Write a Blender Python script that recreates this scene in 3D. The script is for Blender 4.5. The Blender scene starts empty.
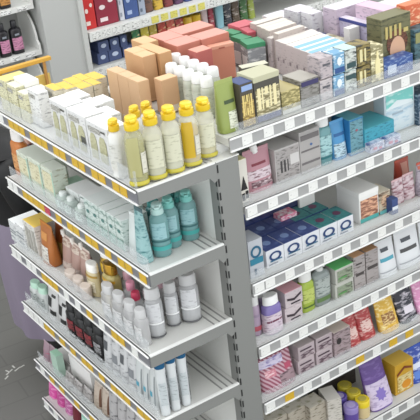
import bpy, bmesh, math, random
from mathutils import Vector, Matrix
random.seed(7)
C = bpy.context.scene.collection
PI = math.pi

# ------------------------------------------------------------------ materials
def lin(h):
    v = [int(h[i:i+2], 16)/255 for i in (1, 3, 5)]
    return tuple((c/12.92 if c <= .04045 else ((c+.055)/1.055)**2.4) for c in v) + (1,)

MATS = {}
def mat(spec):
    """'#rrggbb' plain, then |gloss r |metal |clear a |glow e |print #ink scale amount"""
    if spec in MATS: return MATS[spec]
    bits = spec.split('|'); m = bpy.data.materials.new('paint_'+bits[0][1:]); m.use_nodes = True
    nt = m.node_tree; b = nt.nodes['Principled BSDF']; L = nt.links
    col = lin(bits[0]); b.inputs['Base Color'].default_value = col; b.inputs['Roughness'].default_value = .5
    for s in bits[1:]:
        k = s.split()
        if k[0] == 'gloss': b.inputs['Roughness'].default_value = float(k[1])
        elif k[0] == 'metal': b.inputs['Metallic'].default_value = .8
        elif k[0] == 'clear':
            b.inputs['Alpha'].default_value = float(k[1]); b.inputs['Roughness'].default_value = .08
        elif k[0] == 'print':          # rows of illegible small print and blotches
            sc = float(k[2]); amt = float(k[3])
            tc = nt.nodes.new('ShaderNodeTexCoord'); mp = nt.nodes.new('ShaderNodeMapping')
            mp.inputs['Scale'].default_value = (sc*.9, sc*.9, sc*2.8)
            nz = nt.nodes.new('ShaderNodeTexNoise'); nz.inputs['Scale'].default_value = 1.0; nz.inputs['Detail'].default_value = 4
            rp = nt.nodes.new('ShaderNodeValToRGB'); rp.color_ramp.elements[0].position = .46+amt; rp.color_ramp.elements[1].position = .64+amt
            mx = nt.nodes.new('ShaderNodeMix'); mx.data_type = 'RGBA'
            mx.inputs[6].default_value = col; mx.inputs[7].default_value = lin(k[1])
            L.new(tc.outputs['Object'], mp.inputs['Vector']); L.new(mp.outputs['Vector'], nz.inputs['Vector'])
            L.new(nz.outputs['Fac'], rp.inputs['Fac']); L.new(rp.outputs['Color'], mx.inputs[0]); L.new(mx.outputs[2], b.inputs['Base Color'])
        elif k[0] == 'stripe':         # diagonal stripes
            tc = nt.nodes.new('ShaderNodeTexCoord'); mp = nt.nodes.new('ShaderNodeMapping'); mp.inputs['Rotation'].default_value = (0, .8, 0)
            wv = nt.nodes.new('ShaderNodeTexWave'); wv.inputs['Scale'].default_value = float(k[2]); wv.inputs['Distortion'].default_value = 1.5
            mx = nt.nodes.new('ShaderNodeMix'); mx.data_type = 'RGBA'; mx.inputs[6].default_value = col; mx.inputs[7].default_value = lin(k[1])
            L.new(tc.outputs['Object'], mp.inputs['Vector']); L.new(mp.outputs['Vector'], wv.inputs['Vector'])
            L.new(wv.outputs['Fac'], mx.inputs[0]); L.new(mx.outputs[2], b.inputs['Base Color'])
        elif k[0] == 'planks':
            tc = nt.nodes.new('ShaderNodeTexCoord'); br = nt.nodes.new('ShaderNodeTexBrick'); mp = nt.nodes.new('ShaderNodeMapping')
            mp.inputs['Rotation'].default_value = (0, 0, .1)
            br.inputs['Color1'].default_value = col; br.inputs['Color2'].default_value = lin(k[1]); br.inputs['Mortar'].default_value = lin(k[2])
            br.inputs['Scale'].default_value = 1; br.inputs['Brick Width'].default_value = .95; br.inputs['Row Height'].default_value = .16
            br.inputs['Mortar Size'].default_value = .004
            L.new(tc.outputs['Object'], mp.inputs['Vector']); L.new(mp.outputs['Vector'], br.inputs['Vector']); L.new(br.outputs['Color'], b.inputs['Base Color'])
    MATS[spec] = m
    return m

# ------------------------------------------------------------------ objects
def link(name, bm, m, parent=None, smooth=False):
    me = bpy.data.meshes.new(name); bmesh.ops.recalc_face_normals(bm, faces=bm.faces[:]); bm.to_mesh(me); bm.free()
    if smooth:
        for p in me.polygons: p.use_smooth = True
        me.set_sharp_from_angle(angle=.7)
    me.materials.append(mat(m)); o = bpy.data.objects.new(name, me); C.objects.link(o)
    if parent: o.parent = parent
    return o
def thing(name, label, cat, loc=(0, 0, 0), rz=0, group=None):
    o = bpy.data.objects.new(name, None); C.objects.link(o); o.empty_display_size = .02
    o.location = loc; o.rotation_euler = (0, 0, rz); o['label'] = label; o['category'] = cat
    if group: o['group'] = group
    return o
def tag(o, label, cat, group=None):
    o['label'] = label; o['category'] = cat
    if group: o['group'] = group
    return o
def struct(name, bm, m):
    o = link(name, bm, m); o['kind'] = 'structure'; return o

def box(bm, x0, x1, y0, y1, z0, z1, bev=0):
    r = bmesh.ops.create_cube(bm, size=1); v = r['verts']
    bmesh.ops.scale(bm, vec=(x1-x0, y1-y0, z1-z0), verts=v); bmesh.ops.translate(bm, vec=((x0+x1)/2, (y0+y1)/2, (z0+z1)/2), verts=v)
    if bev:
        e = list({e for q in v for e in q.link_edges})
        bmesh.ops.bevel(bm, geom=e, offset=bev, segments=2, affect='EDGES', profile=.6)
    return bm
def nb(*a, bev=0): return box(bmesh.new(), *a, bev=bev)
def cyl(bm, p, q, r0, r1, n=16):
    p = Vector(p); q = Vector(q); d = q-p
    M = Matrix.Translation((p+q)/2) @ d.to_track_quat('Z', 'Y').to_matrix().to_4x4()
    bmesh.ops.create_cone(bm, cap_ends=True, segments=n, radius1=r0, radius2=r1, depth=d.length, matrix=M); return bm
def prism(bm, pts, y0, y1):
    a = [bm.verts.new((x, y0, z)) for x, z in pts]; b = [bm.verts.new((x, y1, z)) for x, z in pts]; n = len(pts)
    bm.faces.new(a); bm.faces.new(b[::-1])
    for i in range(n): bm.faces.new((a[i], b[i], b[(i+1) % n], a[(i+1) % n]))
    return bm
def sup(t, rx, ry, p):
    c, s = math.cos(t), math.sin(t)
    return rx*math.copysign(abs(c)**(2/p), c), ry*math.copysign(abs(s)**(2/p), s)
def loft(secs, n=28, bm=None):
    """closed body from sections (z, rx, ry, p, [dx, dy])"""
    bm = bm or bmesh.new(); rings = []
    for s in secs:
        z, rx, ry, p = s[:4]; dx, dy = (s[4], s[5]) if len(s) > 4 else (0, 0)
        ring = []
        for i in range(n):
            x, y = sup(2*PI*i/n, rx, ry, p); ring.append(bm.verts.new((x+dx, y+dy, z)))
        rings.append(ring)
    for a, b in zip(rings, rings[1:]):
        for i in range(n): bm.faces.new((a[i], a[(i+1) % n], b[(i+1) % n], b[i]))
    bm.faces.new(rings[0][::-1]); bm.faces.new(rings[-1]); return bm
def at(secs, z):
    for a, b in zip(secs, secs[1:]):
        if a[0] <= z <= b[0]:
            t = (z-a[0])/max(1e-9, b[0]-a[0]); return [a[k]+(b[k]-a[k])*t for k in range(1, 4)]
    return list(secs[-1][1:4])
def patch(secs, z0, z1, a0, a1, off=.0009, nz=6, na=14):
    """a label wrapped on a lofted body, from angle a0 to a1 (degrees, front is -90)"""
    bm = bmesh.new(); g = []
    for j in range(nz+1):
        z = z0+(z1-z0)*j/nz; rx, ry, p = at(secs, z); row = []
        for i in range(na+1):
            x, y = sup(math.radians(a0+(a1-a0)*i/na), rx+off, ry+off, p); row.append(bm.verts.new((x, y, z)))
        g.append(row)
    for j in range(nz):
        for i in range(na): bm.faces.new((g[j][i], g[j][i+1], g[j+1][i+1], g[j+1][i]))
    return bm

# ------------------------------------------------------------------ goods (front faces local -y)
def rects(name, m, w, yf, h, rs, parent, x0=None):
    bm = bmesh.new()
    for r in rs:
        if r[0] == 'o':       # disc
            _, u, v, a, b = r; pts = [(w*(u-.5)+w*a*math.cos(2*PI*i/20), h*v+h*b*math.sin(2*PI*i/20)) for i in range(20)]
            prism(bm, pts, yf-.0012, yf)
        elif r[0] == 'ring':
            _, u, v, a, b = r
            for i in range(20):
                t0, t1 = 2*PI*i/20, 2*PI*(i+1)/20
                f = lambda t, k: (w*(u-.5)+w*a*k*math.cos(t), h*v+h*b*k*math.sin(t))
                prism(bm, [f(t0, 1), f(t1, 1), f(t1, .66), f(t0, .66)], yf-.0013, yf)
        elif r[0] == 'poly': prism(bm, [(w*(u-.5), h*v) for u, v in r[1]], yf-.0013, yf)
        else: box(bm, w*(r[0]-.5), w*(r[2]-.5), yf-.001, yf, h*r[1], h*r[3])
    return link(name, bm, m, parent)
def carton(name, label, cat, loc, rz, dim, body, group=None, top=None, front=None, side=None, marks=(), lid=None, stripe=None, disc=None):
    w, d, h = dim; t = thing(name, label, cat, loc, rz, group)
    hb = h-(lid[1] if lid else 0)
    link('carton_body', nb(-w/2, w/2, -d/2, d/2, 0, hb, bev=min(.0015, w*.04)), body, t)
    if lid: link('lid', nb(-w/2-.001, w/2+.001, -d/2-.001, d/2+.001, hb, h, bev=.0015), lid[0], t)
    if top:
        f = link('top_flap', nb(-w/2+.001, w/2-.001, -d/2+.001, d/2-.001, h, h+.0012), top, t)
    if front: rects('front_panel', front, w, -d/2, h, [(.04, .04, .96, .96)], t)
    if side:
        bm = bmesh.new()
        for s in (-1, 1): box(bm, s*w/2-.0006, s*w/2+.0006, -d*.46, d*.46, h*.04, h*.96)
        link('side_panels', bm, side, t)
    if stripe: link('top_stripe', nb(-w*.5+.001, w*.1, -d/2+.004, d/2-.004, h+.001, h+.0022), stripe, t)
    if disc: link('top_emblem', loft([(h+.001, w*.2, d*.16, 2), (h+.0024, w*.2, d*.16, 2)], 24), disc, t)
    for i, mk in enumerate(marks):
        sep = {'round_marks': 'round_mark', 'script': 'script_line'}.get(mk[0])
        for rs in ([[q] for q in mk[2]] if sep else [mk[2]]): rects(sep or mk[0], mk[1], w, -d/2-.001*(1+.3*i), h, rs, t)
    return t
BOT = {
 'round': [(0, .9), (.02, 1), (.62, 1), (.72, .95), (.78, .75), (.82, .42), (.86, .38)],
 'oil':   [(0, .84), (.015, .96), (.05, 1), (.09, .9), (.13, .97), (.5, 1), (.66, .98), (.74, .82), (.79, .55), (.82, .36), (.86, .36)],
 'square': [(0, .94), (.015, 1), (.7, 1), (.76, .9), (.79, .5), (.83, .38), (.86, .38)],
 'tube':  [(0, .82), (.02, .86), (.5, .94), (.84, .98), (.85, .8)],
 'jar':   [(0, .86), (.04, .97), (.6, 1), (.66, .92), (.7, .9)],
 'sprayer': [(0, .85), (.02, .95), (.45, 1), (.6, .8), (.75, .6), (.84, .4), (.86, .4)],
}
PW = {'round': 2, 'oil': 2.3, 'square': 3.2, 'tube': 2.4, 'jar': 2, 'sprayer': 2.4}
def bottle(name, label, cat, loc, rz, dim, body, cap, group=None, style='round', capstyle='screw', wrap=None, liquid=None, bands=(), p=None):
    w, d, h = dim; t = thing(name, label, cat, loc, rz, group); P = p or PW[style]
    secs = [(h*z, w/2*r, d/2*r, P if z < .75 else 2) for z, r in BOT[style]]
    if liquid:
        ls = [(z*.9+.004, rx*.9, ry*.9, q) for z, rx, ry, q in secs if z < h*liquid[1]]
        link('liquid', loft(ls), liquid[0], t, True)
    link('bottle_body', loft(secs), body, t, True)
    top = secs[-1][0]; r = min(w, d)/2*(1.0 if style in ('tube', 'jar') else .74 if capstyle == 'flip' else .62)
    bm = bmesh.new()
    if style == 'tube': loft([(top-.002, w*.49, d*.49, 2.4), (top+.004, w*.5, d*.5, 2.4), (h-.004, w*.47, d*.47, 2.4), (h, w*.42, d*.42, 2.4)], bm=bm)
    elif style == 'jar': loft([(top-.004, w*.5, d*.5, 2), (h-.003, w*.5, d*.5, 2), (h, w*.46, d*.46, 2)], bm=bm)
    elif capstyle == 'flip':       # collar, raised hood and a forward lip
        z = top-.012
        loft([(z, r*1.05, r*1.05, 2), (z+.002, r*1.12, r*1.12, 2), (z+(h-z)*.5, r*1.1, r*1.1, 2), (z+(h-z)*.55, r*.8, r*.8, 2)], bm=bm)
        loft([(z+(h-z)*.5, r*.7, r*.75, 2), (z+(h-z)*.75, r*.95, r*1.1, 2.2, 0, -r*.1), (h-.002, r*.85, r*.95, 2.2, 0, -r*.12), (h, r*.6, r*.7, 2)], bm=bm)
        box(bm, -r*.4, r*.4, -r*1.75, -r*.5, h-.012, h-.004, bev=.002)
    elif capstyle == 'pump':
        z = top-.01
        loft([(z, r, r, 2), (z+.014, r, r, 2), (z+.016, r*.5, r*.5, 2)], bm=bm); cyl(bm, (0, 0, z+.01), (0, 0, h-.006), r*.28, r*.28, 10)
        loft([(h-.009, r*.7, r*.7, 2), (h-.002, r*.8, r*.8, 2), (h, r*.6, r*.6, 2)], bm=bm); box(bm, -r*.22, r*.22, -r*2.1, 0, h-.009, h-.002, bev=.0015)
    elif capstyle == 'dome': loft([(top-.012, r, r, 2), (top+(h-top)*.5, r*1.05, r*1.05, 2), (h-(h-top)*.2, r*.85, r*.85, 2), (h, r*.35, r*.35, 2)], bm=bm)
    elif capstyle == 'big': loft([(top-.012, w*.44, d*.44, 2), (h-.004, w*.42, d*.42, 2), (h, w*.36, d*.36, 2)], bm=bm)
    elif capstyle == 'nozzle': loft([(top-.012, r, r, 2), (top+(h-top)*.3, r, r, 2), (top+(h-top)*.4, r*.5, r*.5, 2), (h, r*.22, r*.22, 2)], bm=bm)
    else: loft([(top-.012, r, r, 2), (top-.01, r*1.05, r*1.05, 2), (h-.003, r, r, 2), (h, r*.85, r*.85, 2)], bm=bm)
    link('cap', bm, cap, t, True)
    if wrap: link('label', patch(secs, h*wrap[1], h*wrap[2], -90-wrap[3], -90+wrap[3]), wrap[0], t, True)
    for nm, m, z0, z1, a0, a1 in bands: link(nm, patch(secs, h*z0, h*z1, -90+a0, -90+a1, off=.0018), m, t, True)
    return t
def pouch(name, label, cat, loc, rz, dim, body, group=None, spout=None, seal=None, bands=(), marks=(), lean=0, spx=-.36, star=None):
    w, d, h = dim; t = thing(name, label, cat, loc, rz, group)
    P = [(0, .47, .5, 3), (.03, .5, .5, 3), (.2, .5, .46, 2.6), (.5, .49, .36, 2.4), (.75, .485, .22, 2.4), (.9, .48, .06, 3), (.93, .48, .03, 4)]
    secs = [(h*z, w*a, d*b, q, 0, lean*z*h) for z, a, b, q in P]
    link('pouch_body', loft(secs, 36), body, t, True)
    link('top_seal', loft([(h*.925, w*.485, .0016, 6, 0, lean*.93*h), (h, w*.48, .0012, 6, 0, lean*h)], 36), seal or body, t)
    if spout:
        bm = bmesh.new(); cyl(bm, (w*spx, lean*h, h*.9), (w*spx-w*.04, lean*h, h*1.0), w*.1, w*.1); cyl(bm, (w*spx-w*.03, lean*h, h*.97), (w*spx-w*.07, lean*h, h*1.1), w*.13, w*.12)
        link('spout_cap', bm, spout, t, True)
    for nm, m, z0, z1, a0, a1 in bands:
        o = link(nm, patch(secs, h*z0, h*z1, -90+a0, -90+a1, off=.0012, nz=8), m, t, True)
        if lean:
            for v in o.data.vertices: v.co.y += lean*v.co.z
    if star:
        m, zc, r = star; bm = bmesh.new(); q = []
        for k in range(16):
            a = PI/2+PI*k/8; rr = r*(1 if k % 2 == 0 else .66); z = h*zc+rr*math.sin(a); x = rr*math.cos(a)
            q.append((x, -at(secs, z)[1]*(1-abs(x/(w/2))**2.6)**(1/2.6)-.0022+lean*z, z))
        a = [bm.verts.new(v) for v in q]; b = [bm.verts.new((x, y+.0012, z)) for x, y, z in q]; c = bm.verts.new((0, -at(secs, h*zc)[1]-.003+lean*h*zc, h*zc))
        for k in range(16): bm.faces.new((a[k], a[(k+1) % 16], c)); bm.faces.new((a[k], b[k], b[(k+1) % 16], a[(k+1) % 16]))
        link('star_emblem', bm, m, t)
    return t
def jarpot(name, label, cat, loc, rz, dim, body, cap, group=None, wrap=None, disc=None):
    t = bottle(name, label, cat, loc, rz, dim, body, cap, group, 'jar', wrap=wrap)
    if disc:
        w, d, h = dim; link('lid_emblem', loft([(h-.0005, w*.3, w*.3, 2), (h+.0015, w*.29, w*.29, 2)]), disc, t)
    return t
# ------------------------------------------------------------------ setting
GREY = '#838481|gloss .45'; WHITE = '#dcdcd8|gloss .4'; PANEL = '#dcdcd8|gloss .5'
struct('floor', nb(-3, 6, -3, 6, -.05, 0), '#6c6b68|gloss .4|planks #706f6b #646360')
struct('wall_back', nb(-3, 7, 3.3, 3.4, 0, 3.4), '#b9b9b4')
def yellow_tray():
    t = thing('yellow_tray', 'open yellow display tray with a raised top bar at the far left', 'display tray', (-.15, 1.1, 1.4985))
    link('tray_base', nb(-.02, .11, -.025, .015, 0, .02, bev=.002), '#d9b95a', t)
    link('top_bar', nb(-.12, .12, -.012, .012, .130, .146, bev=.003), '#d0a040', t)
    for x in (-.1, .09): link('upright', nb(x-.005, x+.005, -.005, .005, .0, .132), '#b98a4a', t)
    link('back_board', nb(-.02, .11, .008, .014, .018, .075, bev=.001), '#dcc06a', t)
    return t

TAGC = {'w': ('#e2e2de|print #a5a5a3 70 .12', 'white price tag'), 'y': ('#cda62c|print #ab8626 60 .12', 'yellow price tag'),
        'r': ('#b5304a|print #e8c8c8 80 .1', 'red price tag'), 'o': ('#c98a4a|print #8a5a2a 80 .1', 'orange price tag'),
        'b': ('#c4c3c0', 'greyed price tag')}
def make_shelf(label, loc, rz, W, D, seq, pitch, group, side=True, slots=False, gap='#a0a09f|gloss .3'):
    t = thing('display_shelf', label, 'shelf', loc, rz, group)
    link('shelf_board', nb(-W/2, W/2, -D+.002, 0, -.03, -.004), '#cdcdc9|gloss .35', t)
    if slots:
        bm = bmesh.new()
        for k in range(3): box(bm, -W*.46, W*.5-.012, -.022-.024*k, -.016-.024*k, -.0045, -.003)
        link('wire_grooves', bm, '#8a8a88', t)
    rail = link('price_rail', nb(-W/2, W/2, -D-.004, -D+.002, -.046, 0), gap, t)
    bm = bmesh.new(); box(bm, -W/2, W/2, -D-.009, -D+.006, -.006, 0, bev=.001); box(bm, -W/2, W/2, -D-.009, -D, -.049, -.043, bev=.001)
    link('rail_edge', bm, '#ececea|gloss .25', rail)
    x = -W/2+.008; proto = {}
    for ch in seq:
        wd = pitch*(.86 if ch in 'wb' else .9)
        if x+wd > W/2: break
        if ch in TAGC:
            if ch not in proto:
                o = link('price_tag', nb(0, wd, -.0012, 0, -.041, -.0075), TAGC[ch][0], rail); o['label'] = TAGC[ch][1]; proto[ch] = o
            else:
                o = proto[ch].copy(); C.objects.link(o); o.parent = rail
            o.location = (x, -D-.0045, 0)
        x += pitch*(1 if ch in TAGC else .86)
    if side:
        prof = [(-D, 0), (0, 0), (0, -.062), (-.012, -.07), (-.03, -.048), (-D, -.046)]
        for s in ((1, -1) if side == 2 else (1,)):
            bm = bmesh.new(); xs = (W/2+.003)*s
            a = [bm.verts.new((xs, y, z)) for y, z in prof]; b = [bm.verts.new((xs-.0028*s, y, z)) for y, z in prof]
            bm.faces.new(a); bm.faces.new(b[::-1])
            for i in range(len(prof)): bm.faces.new((a[i], b[i], b[(i+1) % len(prof)], a[(i+1) % len(prof)]))
            link('side_bracket', bm, GREY, t)
        link('end_lip', nb(W/2-.007, W/2+.0045, -D, -.004, -.003, .004, bev=.001), '#e6e6e3|gloss .3', t)
    return t
fd = bmesh.new()
for (x, y, a, l) in [(-.35, 1.56, .5, .05), (-.325, 1.575, 1.9, .03), (-.305, 1.56, .4, .04), (-.29, 1.59, 1.6, .028), (-.37, 1.53, .6, .03), (-.275, 1.57, .2, .03)]:
    c, s = math.cos(a), math.sin(a); v = [fd.verts.new((x+dx*c-dy*s, y+dx*s+dy*c, .0012)) for dx, dy in ((0, 0), (l, 0), (l, .008), (0, .008))]; fd.faces.new(v)
tag(link('floor_marking', fd, '#cfcfca'), 'small white scribble-like marking on the grey floor', 'floor marking')
EW = 1.12
T = [1.5, 1.1982, .8988, .6213, .3226, .11]; TD = [.3, .3, .344, .344, .344, .344]
SEQ = ['wwgyyygyyygyygyygyygyygygy', 'wwgyyyyrgygyygyygygyygygyg', 'wwgwwgyyygwgwgygwgyygwgygwg', 'wwwwyygygygyygygyyygyygyg', 'gwgygyggyggygogygggyg', 'wgwgwgwg']
NM = ['top', 'second', 'third', 'fourth', 'fifth', 'lowest']
for i in range(6):
    make_shelf(f'{NM[i]} shelf of the white end display with coloured price tags', (0, EW/2, T[i]), -PI/2, EW, TD[i], SEQ[i], .05, 'shelves of the end display', slots=True, gap='#75757a|gloss .3')
R = [1.5645, 1.3028, .9982, .7315, .48, .1296]
RS = ['gwgwgwgwgwgwgwgwgwgwgwgw', 'wgwgwgwgwgwgwgwgwgwgwgwgwg', 'wwgwgwgwgwgwgwgwgwgwgwg', 'wgwgwgwgwgwgwgwgwgwgwg', 'wgygwgwgwgygwgygygygygyg', 'wgwgwgwgwgwgwgwgwgwgwgw']
RL = 1.7
for i in range(6):
    xl = .06 if i == 0 else .095
    make_shelf(f'{NM[i] if i < 5 else "base"} shelf of the long white run right of the post', ((xl+.095+RL)/2, .42, R[i]), 0, .095+RL-xl, .42, RS[i], .048, 'shelves of the long run', side=False)
DY = .8
# the frame that carries them all
fr = thing('gondola_frame', 'white slotted steel shelving frame with tall grey corner post', 'shelving frame', (0, 0, 0))
link('corner_post', nb(0, .09, 0, .05, 0, 1.495, bev=.001), GREY, fr)
bm = bmesh.new(); box(bm, .002, .008, -.0008, .004, 0, .028); box(bm, -.0008, .004, .004, .012, 0, .028)
slot = link('mounting_slot', bm, '#1c1c1c', fr); slot.location = (0, 0, .06)
for k in range(1, 29):
    o = slot.copy(); C.objects.link(o); o.parent = fr; o.location = (0, 0, .06+.05*k)
link('end_panel', nb(.001, .03, .05, EW, .0, 1.497), PANEL, fr)
link('run_panel', nb(.09, RL+.1, .421, .44, 0, 1.53), PANEL, fr)
link('side_panel', nb(.03, .09, .05, .421, 0, 1.53), PANEL, fr)
link('top_deck', nb(.031, RL+.1, .4205, DY, 1.532, 1.5605), '#d2d2ce', fr)
link('top_cap', nb(0, .0945, .0, .42, 1.496, 1.5005), '#dfdfdb|gloss .4', fr)
link('deck_skirt', nb(.02, .0305, .14, DY, 1.4975, 1.56), '#c4c4c0', fr)
link('far_panel', nb(.09, RL+.1, DY-.02, DY, 0, 1.53), PANEL, fr)
link('kick_plate', nb(.09, RL+.1, .03, .05, 0, .08), '#8f8f8c', fr)
# clear guards along the front of the end display shelves
for i, (h, n) in enumerate([(.06, 'top'), (.05, 'second'), (.05, 'third'), (.05, 'fourth'), (.045, 'fifth')]):
    g = link('product_guard', nb(-TD[i]+.008, -TD[i]+.0105, .012, EW-.02, T[i]-.004, T[i]+h), '#e2e6e8|clear .24')
    tag(g, f'clear plastic guard strip along the front of the {n} end display shelf', 'shelf guard', 'clear shelf guards')
for i in range(5):
    g = link('product_guard', nb(.1, RL, .012, .0145, R[i]-.004, R[i]+.035), '#e2e6e8|clear .16')
    tag(g, f'clear plastic guard strip along the front of the {NM[i]} long run shelf', 'shelf guard', 'clear shelf guards of the run')

# ------------------------------------------------------------------ far aisle
struct('wall_column', nb(.67, .93, 2.72, 3.2, 0, 3.2, bev=.004), '#b9bab7')
struct('trim_1', nb(.9, .93, 2.705, 2.72, 0, 3.2), '#c4c5c1')
ft = thing('far_shelving', 'white shelf unit beyond the aisle, right of the white column', 'shelving frame', (0, 0, 0))
link('back_panel', nb(.932, 3.6, 3.12, 3.14, 0, 2.0), '#a9aaa8', ft)
for x in (.932, ): link('end_panel', nb(x, x+.01, 2.82, 3.12, 0, 2.0), '#b9bab6', ft)
for z, d in ((1.19, .4), (.955, .36), (.6, .42), (.15, .45)):
    link('shelf_board', nb(.943, 3.6, 3.12-d, 3.12, z-.03, z), '#d6d6d2', ft)
    r = link('price_rail', nb(.943, 3.6, 3.12-d-.012, 3.12-d, z-.055, z+.002), '#dedfdb', ft)
    for k in range(36):
        x = .96+.068*k
        if x < 3.5: link('price_tag', nb(x, x+.05, 3.12-d-.015, 3.12-d-.0125, z-.048, z-.006), '#d9d06a|print #8a8440 60 .08' if 1.35 < x < 1.72 else '#e4e4e0|print #555555 60 .04', r)
fl = thing('corner_display', 'white display unit with curved side panel holding black bottles', 'shelving frame', (0, 0, 0))
link('back_panel', nb(-.3, .66, 3.0, 3.02, 0, 1.9), '#a5a6a4', fl)
bm = bmesh.new()
for z in (.875, 1.16, 1.43):
    box(bm, -.3, .64, 2.76, 3.0, z-.03, z, bev=.002)
link('shelf_board', bm, '#d9d9d5', fl)
for z in (.875, 1.16, 1.43):
    bm = bmesh.new()                      # curved end plate above each shelf
    pts = [(2.76, z-.03), (3.0, z-.03), (3.0, z+.25)]+[(3.0-.2*math.sin(a)-.02, z+.05+.19*math.cos(a)) for a in [k*PI/16 for k in range(9)]]+[(2.76, z+.03)]
    a = [bm.verts.new((.638, y, q)) for y, q in pts]; b = [bm.verts.new((.65, y, q)) for y, q in pts]
    bm.faces.new(a); bm.faces.new(b[::-1])
    for i in range(len(pts)): bm.faces.new((a[i], b[i], b[(i+1) % len(pts)], a[(i+1) % len(pts)]))
    link('curved_end', bm, '#e0e0dc', fl)
    for k in range(9): link('price_tag', nb(-.25+.1*k, -.19+.1*k, 2.756, 2.7595, z-.027, z-.004), '#e9e9e6|print #444444 70 .03', fl)
# ---- goods on the shelves
carton('carton', 'first pale yellow-green printed carton from the left on the top end shelf', 'carton', (-0.225, 1.0401, 1.4975), -1.571, (0.0795, 0.1, 0.128), '#d9d6b4|print #8f8a72 70 .04', 'pale yellow cartons at the left of the top shelf', top='#e0cf8a', marks=[('text_lines', '#b9b7b0|print #5f5d56 110 .0', [(0.1, 0.78, 0.66, 0.9)])])
carton('carton', 'second pale yellow-green printed carton from the left on the top end shelf', 'carton', (-0.2562, 0.9514, 1.4975), -1.571, (0.0824, 0.0377, 0.1231), '#d9d6b4|print #8f8a72 70 .04', 'pale yellow cartons at the left of the top shelf', top='#dcdac6', marks=[('text_lines', '#b9b7b0|print #5f5d56 110 .0', [(0.1, 0.78, 0.66, 0.9)])])
carton('carton', 'third pale yellow-green printed carton from the left on the top end shelf', 'carton', (-0.225, 0.8625, 1.4975), -1.571, (0.0669, 0.1, 0.1143), '#d9d6b4|print #8f8a72 70 .04', 'pale yellow cartons at the left of the top shelf', top='#dcdac6', marks=[('text_lines', '#b9b7b0|print #5f5d56 110 .0', [(0.1, 0.78, 0.66, 0.9)])])
carton('carton', 'white carton with raised pale lid behind the pale yellow cartons', 'carton', (-0.2095, 0.9486, 1.5005), -1.571, (0.1047, 0.055, 0.135), '#dededa|print #9a9a9a 60 .07', 'white cartons on the top end shelf', lid=('#e9e9e6', 0.02), marks=[('text_lines', '#b9b7b0|print #5f5d56 110 .0', [(0.1, 0.78, 0.66, 0.9)])])
carton('carton', 'white carton with dark side seam beside the yellow-topped cartons', 'carton', (-0.2395, 0.7857, 1.5005), -1.571, (0.088, 0.043, 0.135), '#e2e2df|print #9a9a9a 60 .07', 'white cartons on the top end shelf', marks=[('text_lines', '#b9b7b0|print #5f5d56 110 .0', [(0.1, 0.78, 0.66, 0.9)])])
carton('carton', 'first yellow-topped pale carton of the cluster behind the white cartons, counted from the left', 'carton', (-0.1786, 0.772, 1.5005), -1.571, (0.086, 0.0368, 0.13), '#d6cfbc|print #a59c80 60 .08', 'yellow-topped cartons on the top end shelf', top='#e3c25a', marks=[('text_lines', '#b9b7b0|print #5f5d56 110 .0', [(0.1, 0.78, 0.66, 0.9)])])
carton('carton', 'second yellow-topped pale carton of the cluster behind the white cartons, counted from the left', 'carton', (-0.1414, 0.753, 1.5005), -1.571, (0.0961, 0.0392, 0.13), '#d6cfbc|print #a59c80 60 .08', 'yellow-topped cartons on the top end shelf', top='#e3c25a', marks=[('text_lines', '#b9b7b0|print #5f5d56 110 .0', [(0.1, 0.78, 0.66, 0.9)])])
carton('carton', 'third yellow-topped pale carton of the cluster behind the white cartons, counted from the left', 'carton', (-0.0959, 0.7783, 1.5005), -1.571, (0.087, 0.0462, 0.13), '#d6cfbc|print #a59c80 60 .08', 'yellow-topped cartons on the top end shelf', top='#e3c25a', marks=[('text_lines', '#b9b7b0|print #5f5d56 110 .0', [(0.1, 0.78, 0.66, 0.9)])])
carton('carton', 'fourth yellow-topped pale carton of the cluster behind the white cartons, counted from the left', 'carton', (-0.097, 0.6997, 1.5005), -1.571, (0.0696, 0.049, 0.13), '#d6cfbc|print #a59c80 60 .08', 'yellow-topped cartons on the top end shelf', top='#e3c25a', marks=[('text_lines', '#b9b7b0|print #5f5d56 110 .0', [(0.1, 0.78, 0.66, 0.9)])])
carton('carton', 'fifth yellow-topped pale carton of the cluster behind the white cartons, counted from the left', 'carton', (-0.0536, 0.7895, 1.5005), -1.571, (0.0851, 0.0377, 0.13), '#d6cfbc|print #a59c80 60 .08', 'yellow-topped cartons on the top end shelf', top='#e3c25a', marks=[('text_lines', '#b9b7b0|print #5f5d56 110 .0', [(0.1, 0.78, 0.66, 0.9)])])
carton('carton', 'sixth yellow-topped pale carton of the cluster behind the white cartons, counted from the left', 'carton', (-0.0522, 0.704, 1.5005), -1.571, (0.0801, 0.0347, 0.13), '#d6cfbc|print #a59c80 60 .08', 'yellow-topped cartons on the top end shelf', top='#e3c25a', marks=[('text_lines', '#b9b7b0|print #5f5d56 110 .0', [(0.1, 0.78, 0.66, 0.9)])])
carton('carton', 'seventh yellow-topped pale carton of the cluster behind the white cartons, counted from the left', 'carton', (-0.011, 0.76, 1.5005), -1.571, (0.0941, 0.047, 0.13), '#d6cfbc|print #a59c80 60 .08', 'yellow-topped cartons on the top end shelf', top='#e3c25a', marks=[('text_lines', '#b9b7b0|print #5f5d56 110 .0', [(0.1, 0.78, 0.66, 0.9)])])
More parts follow.
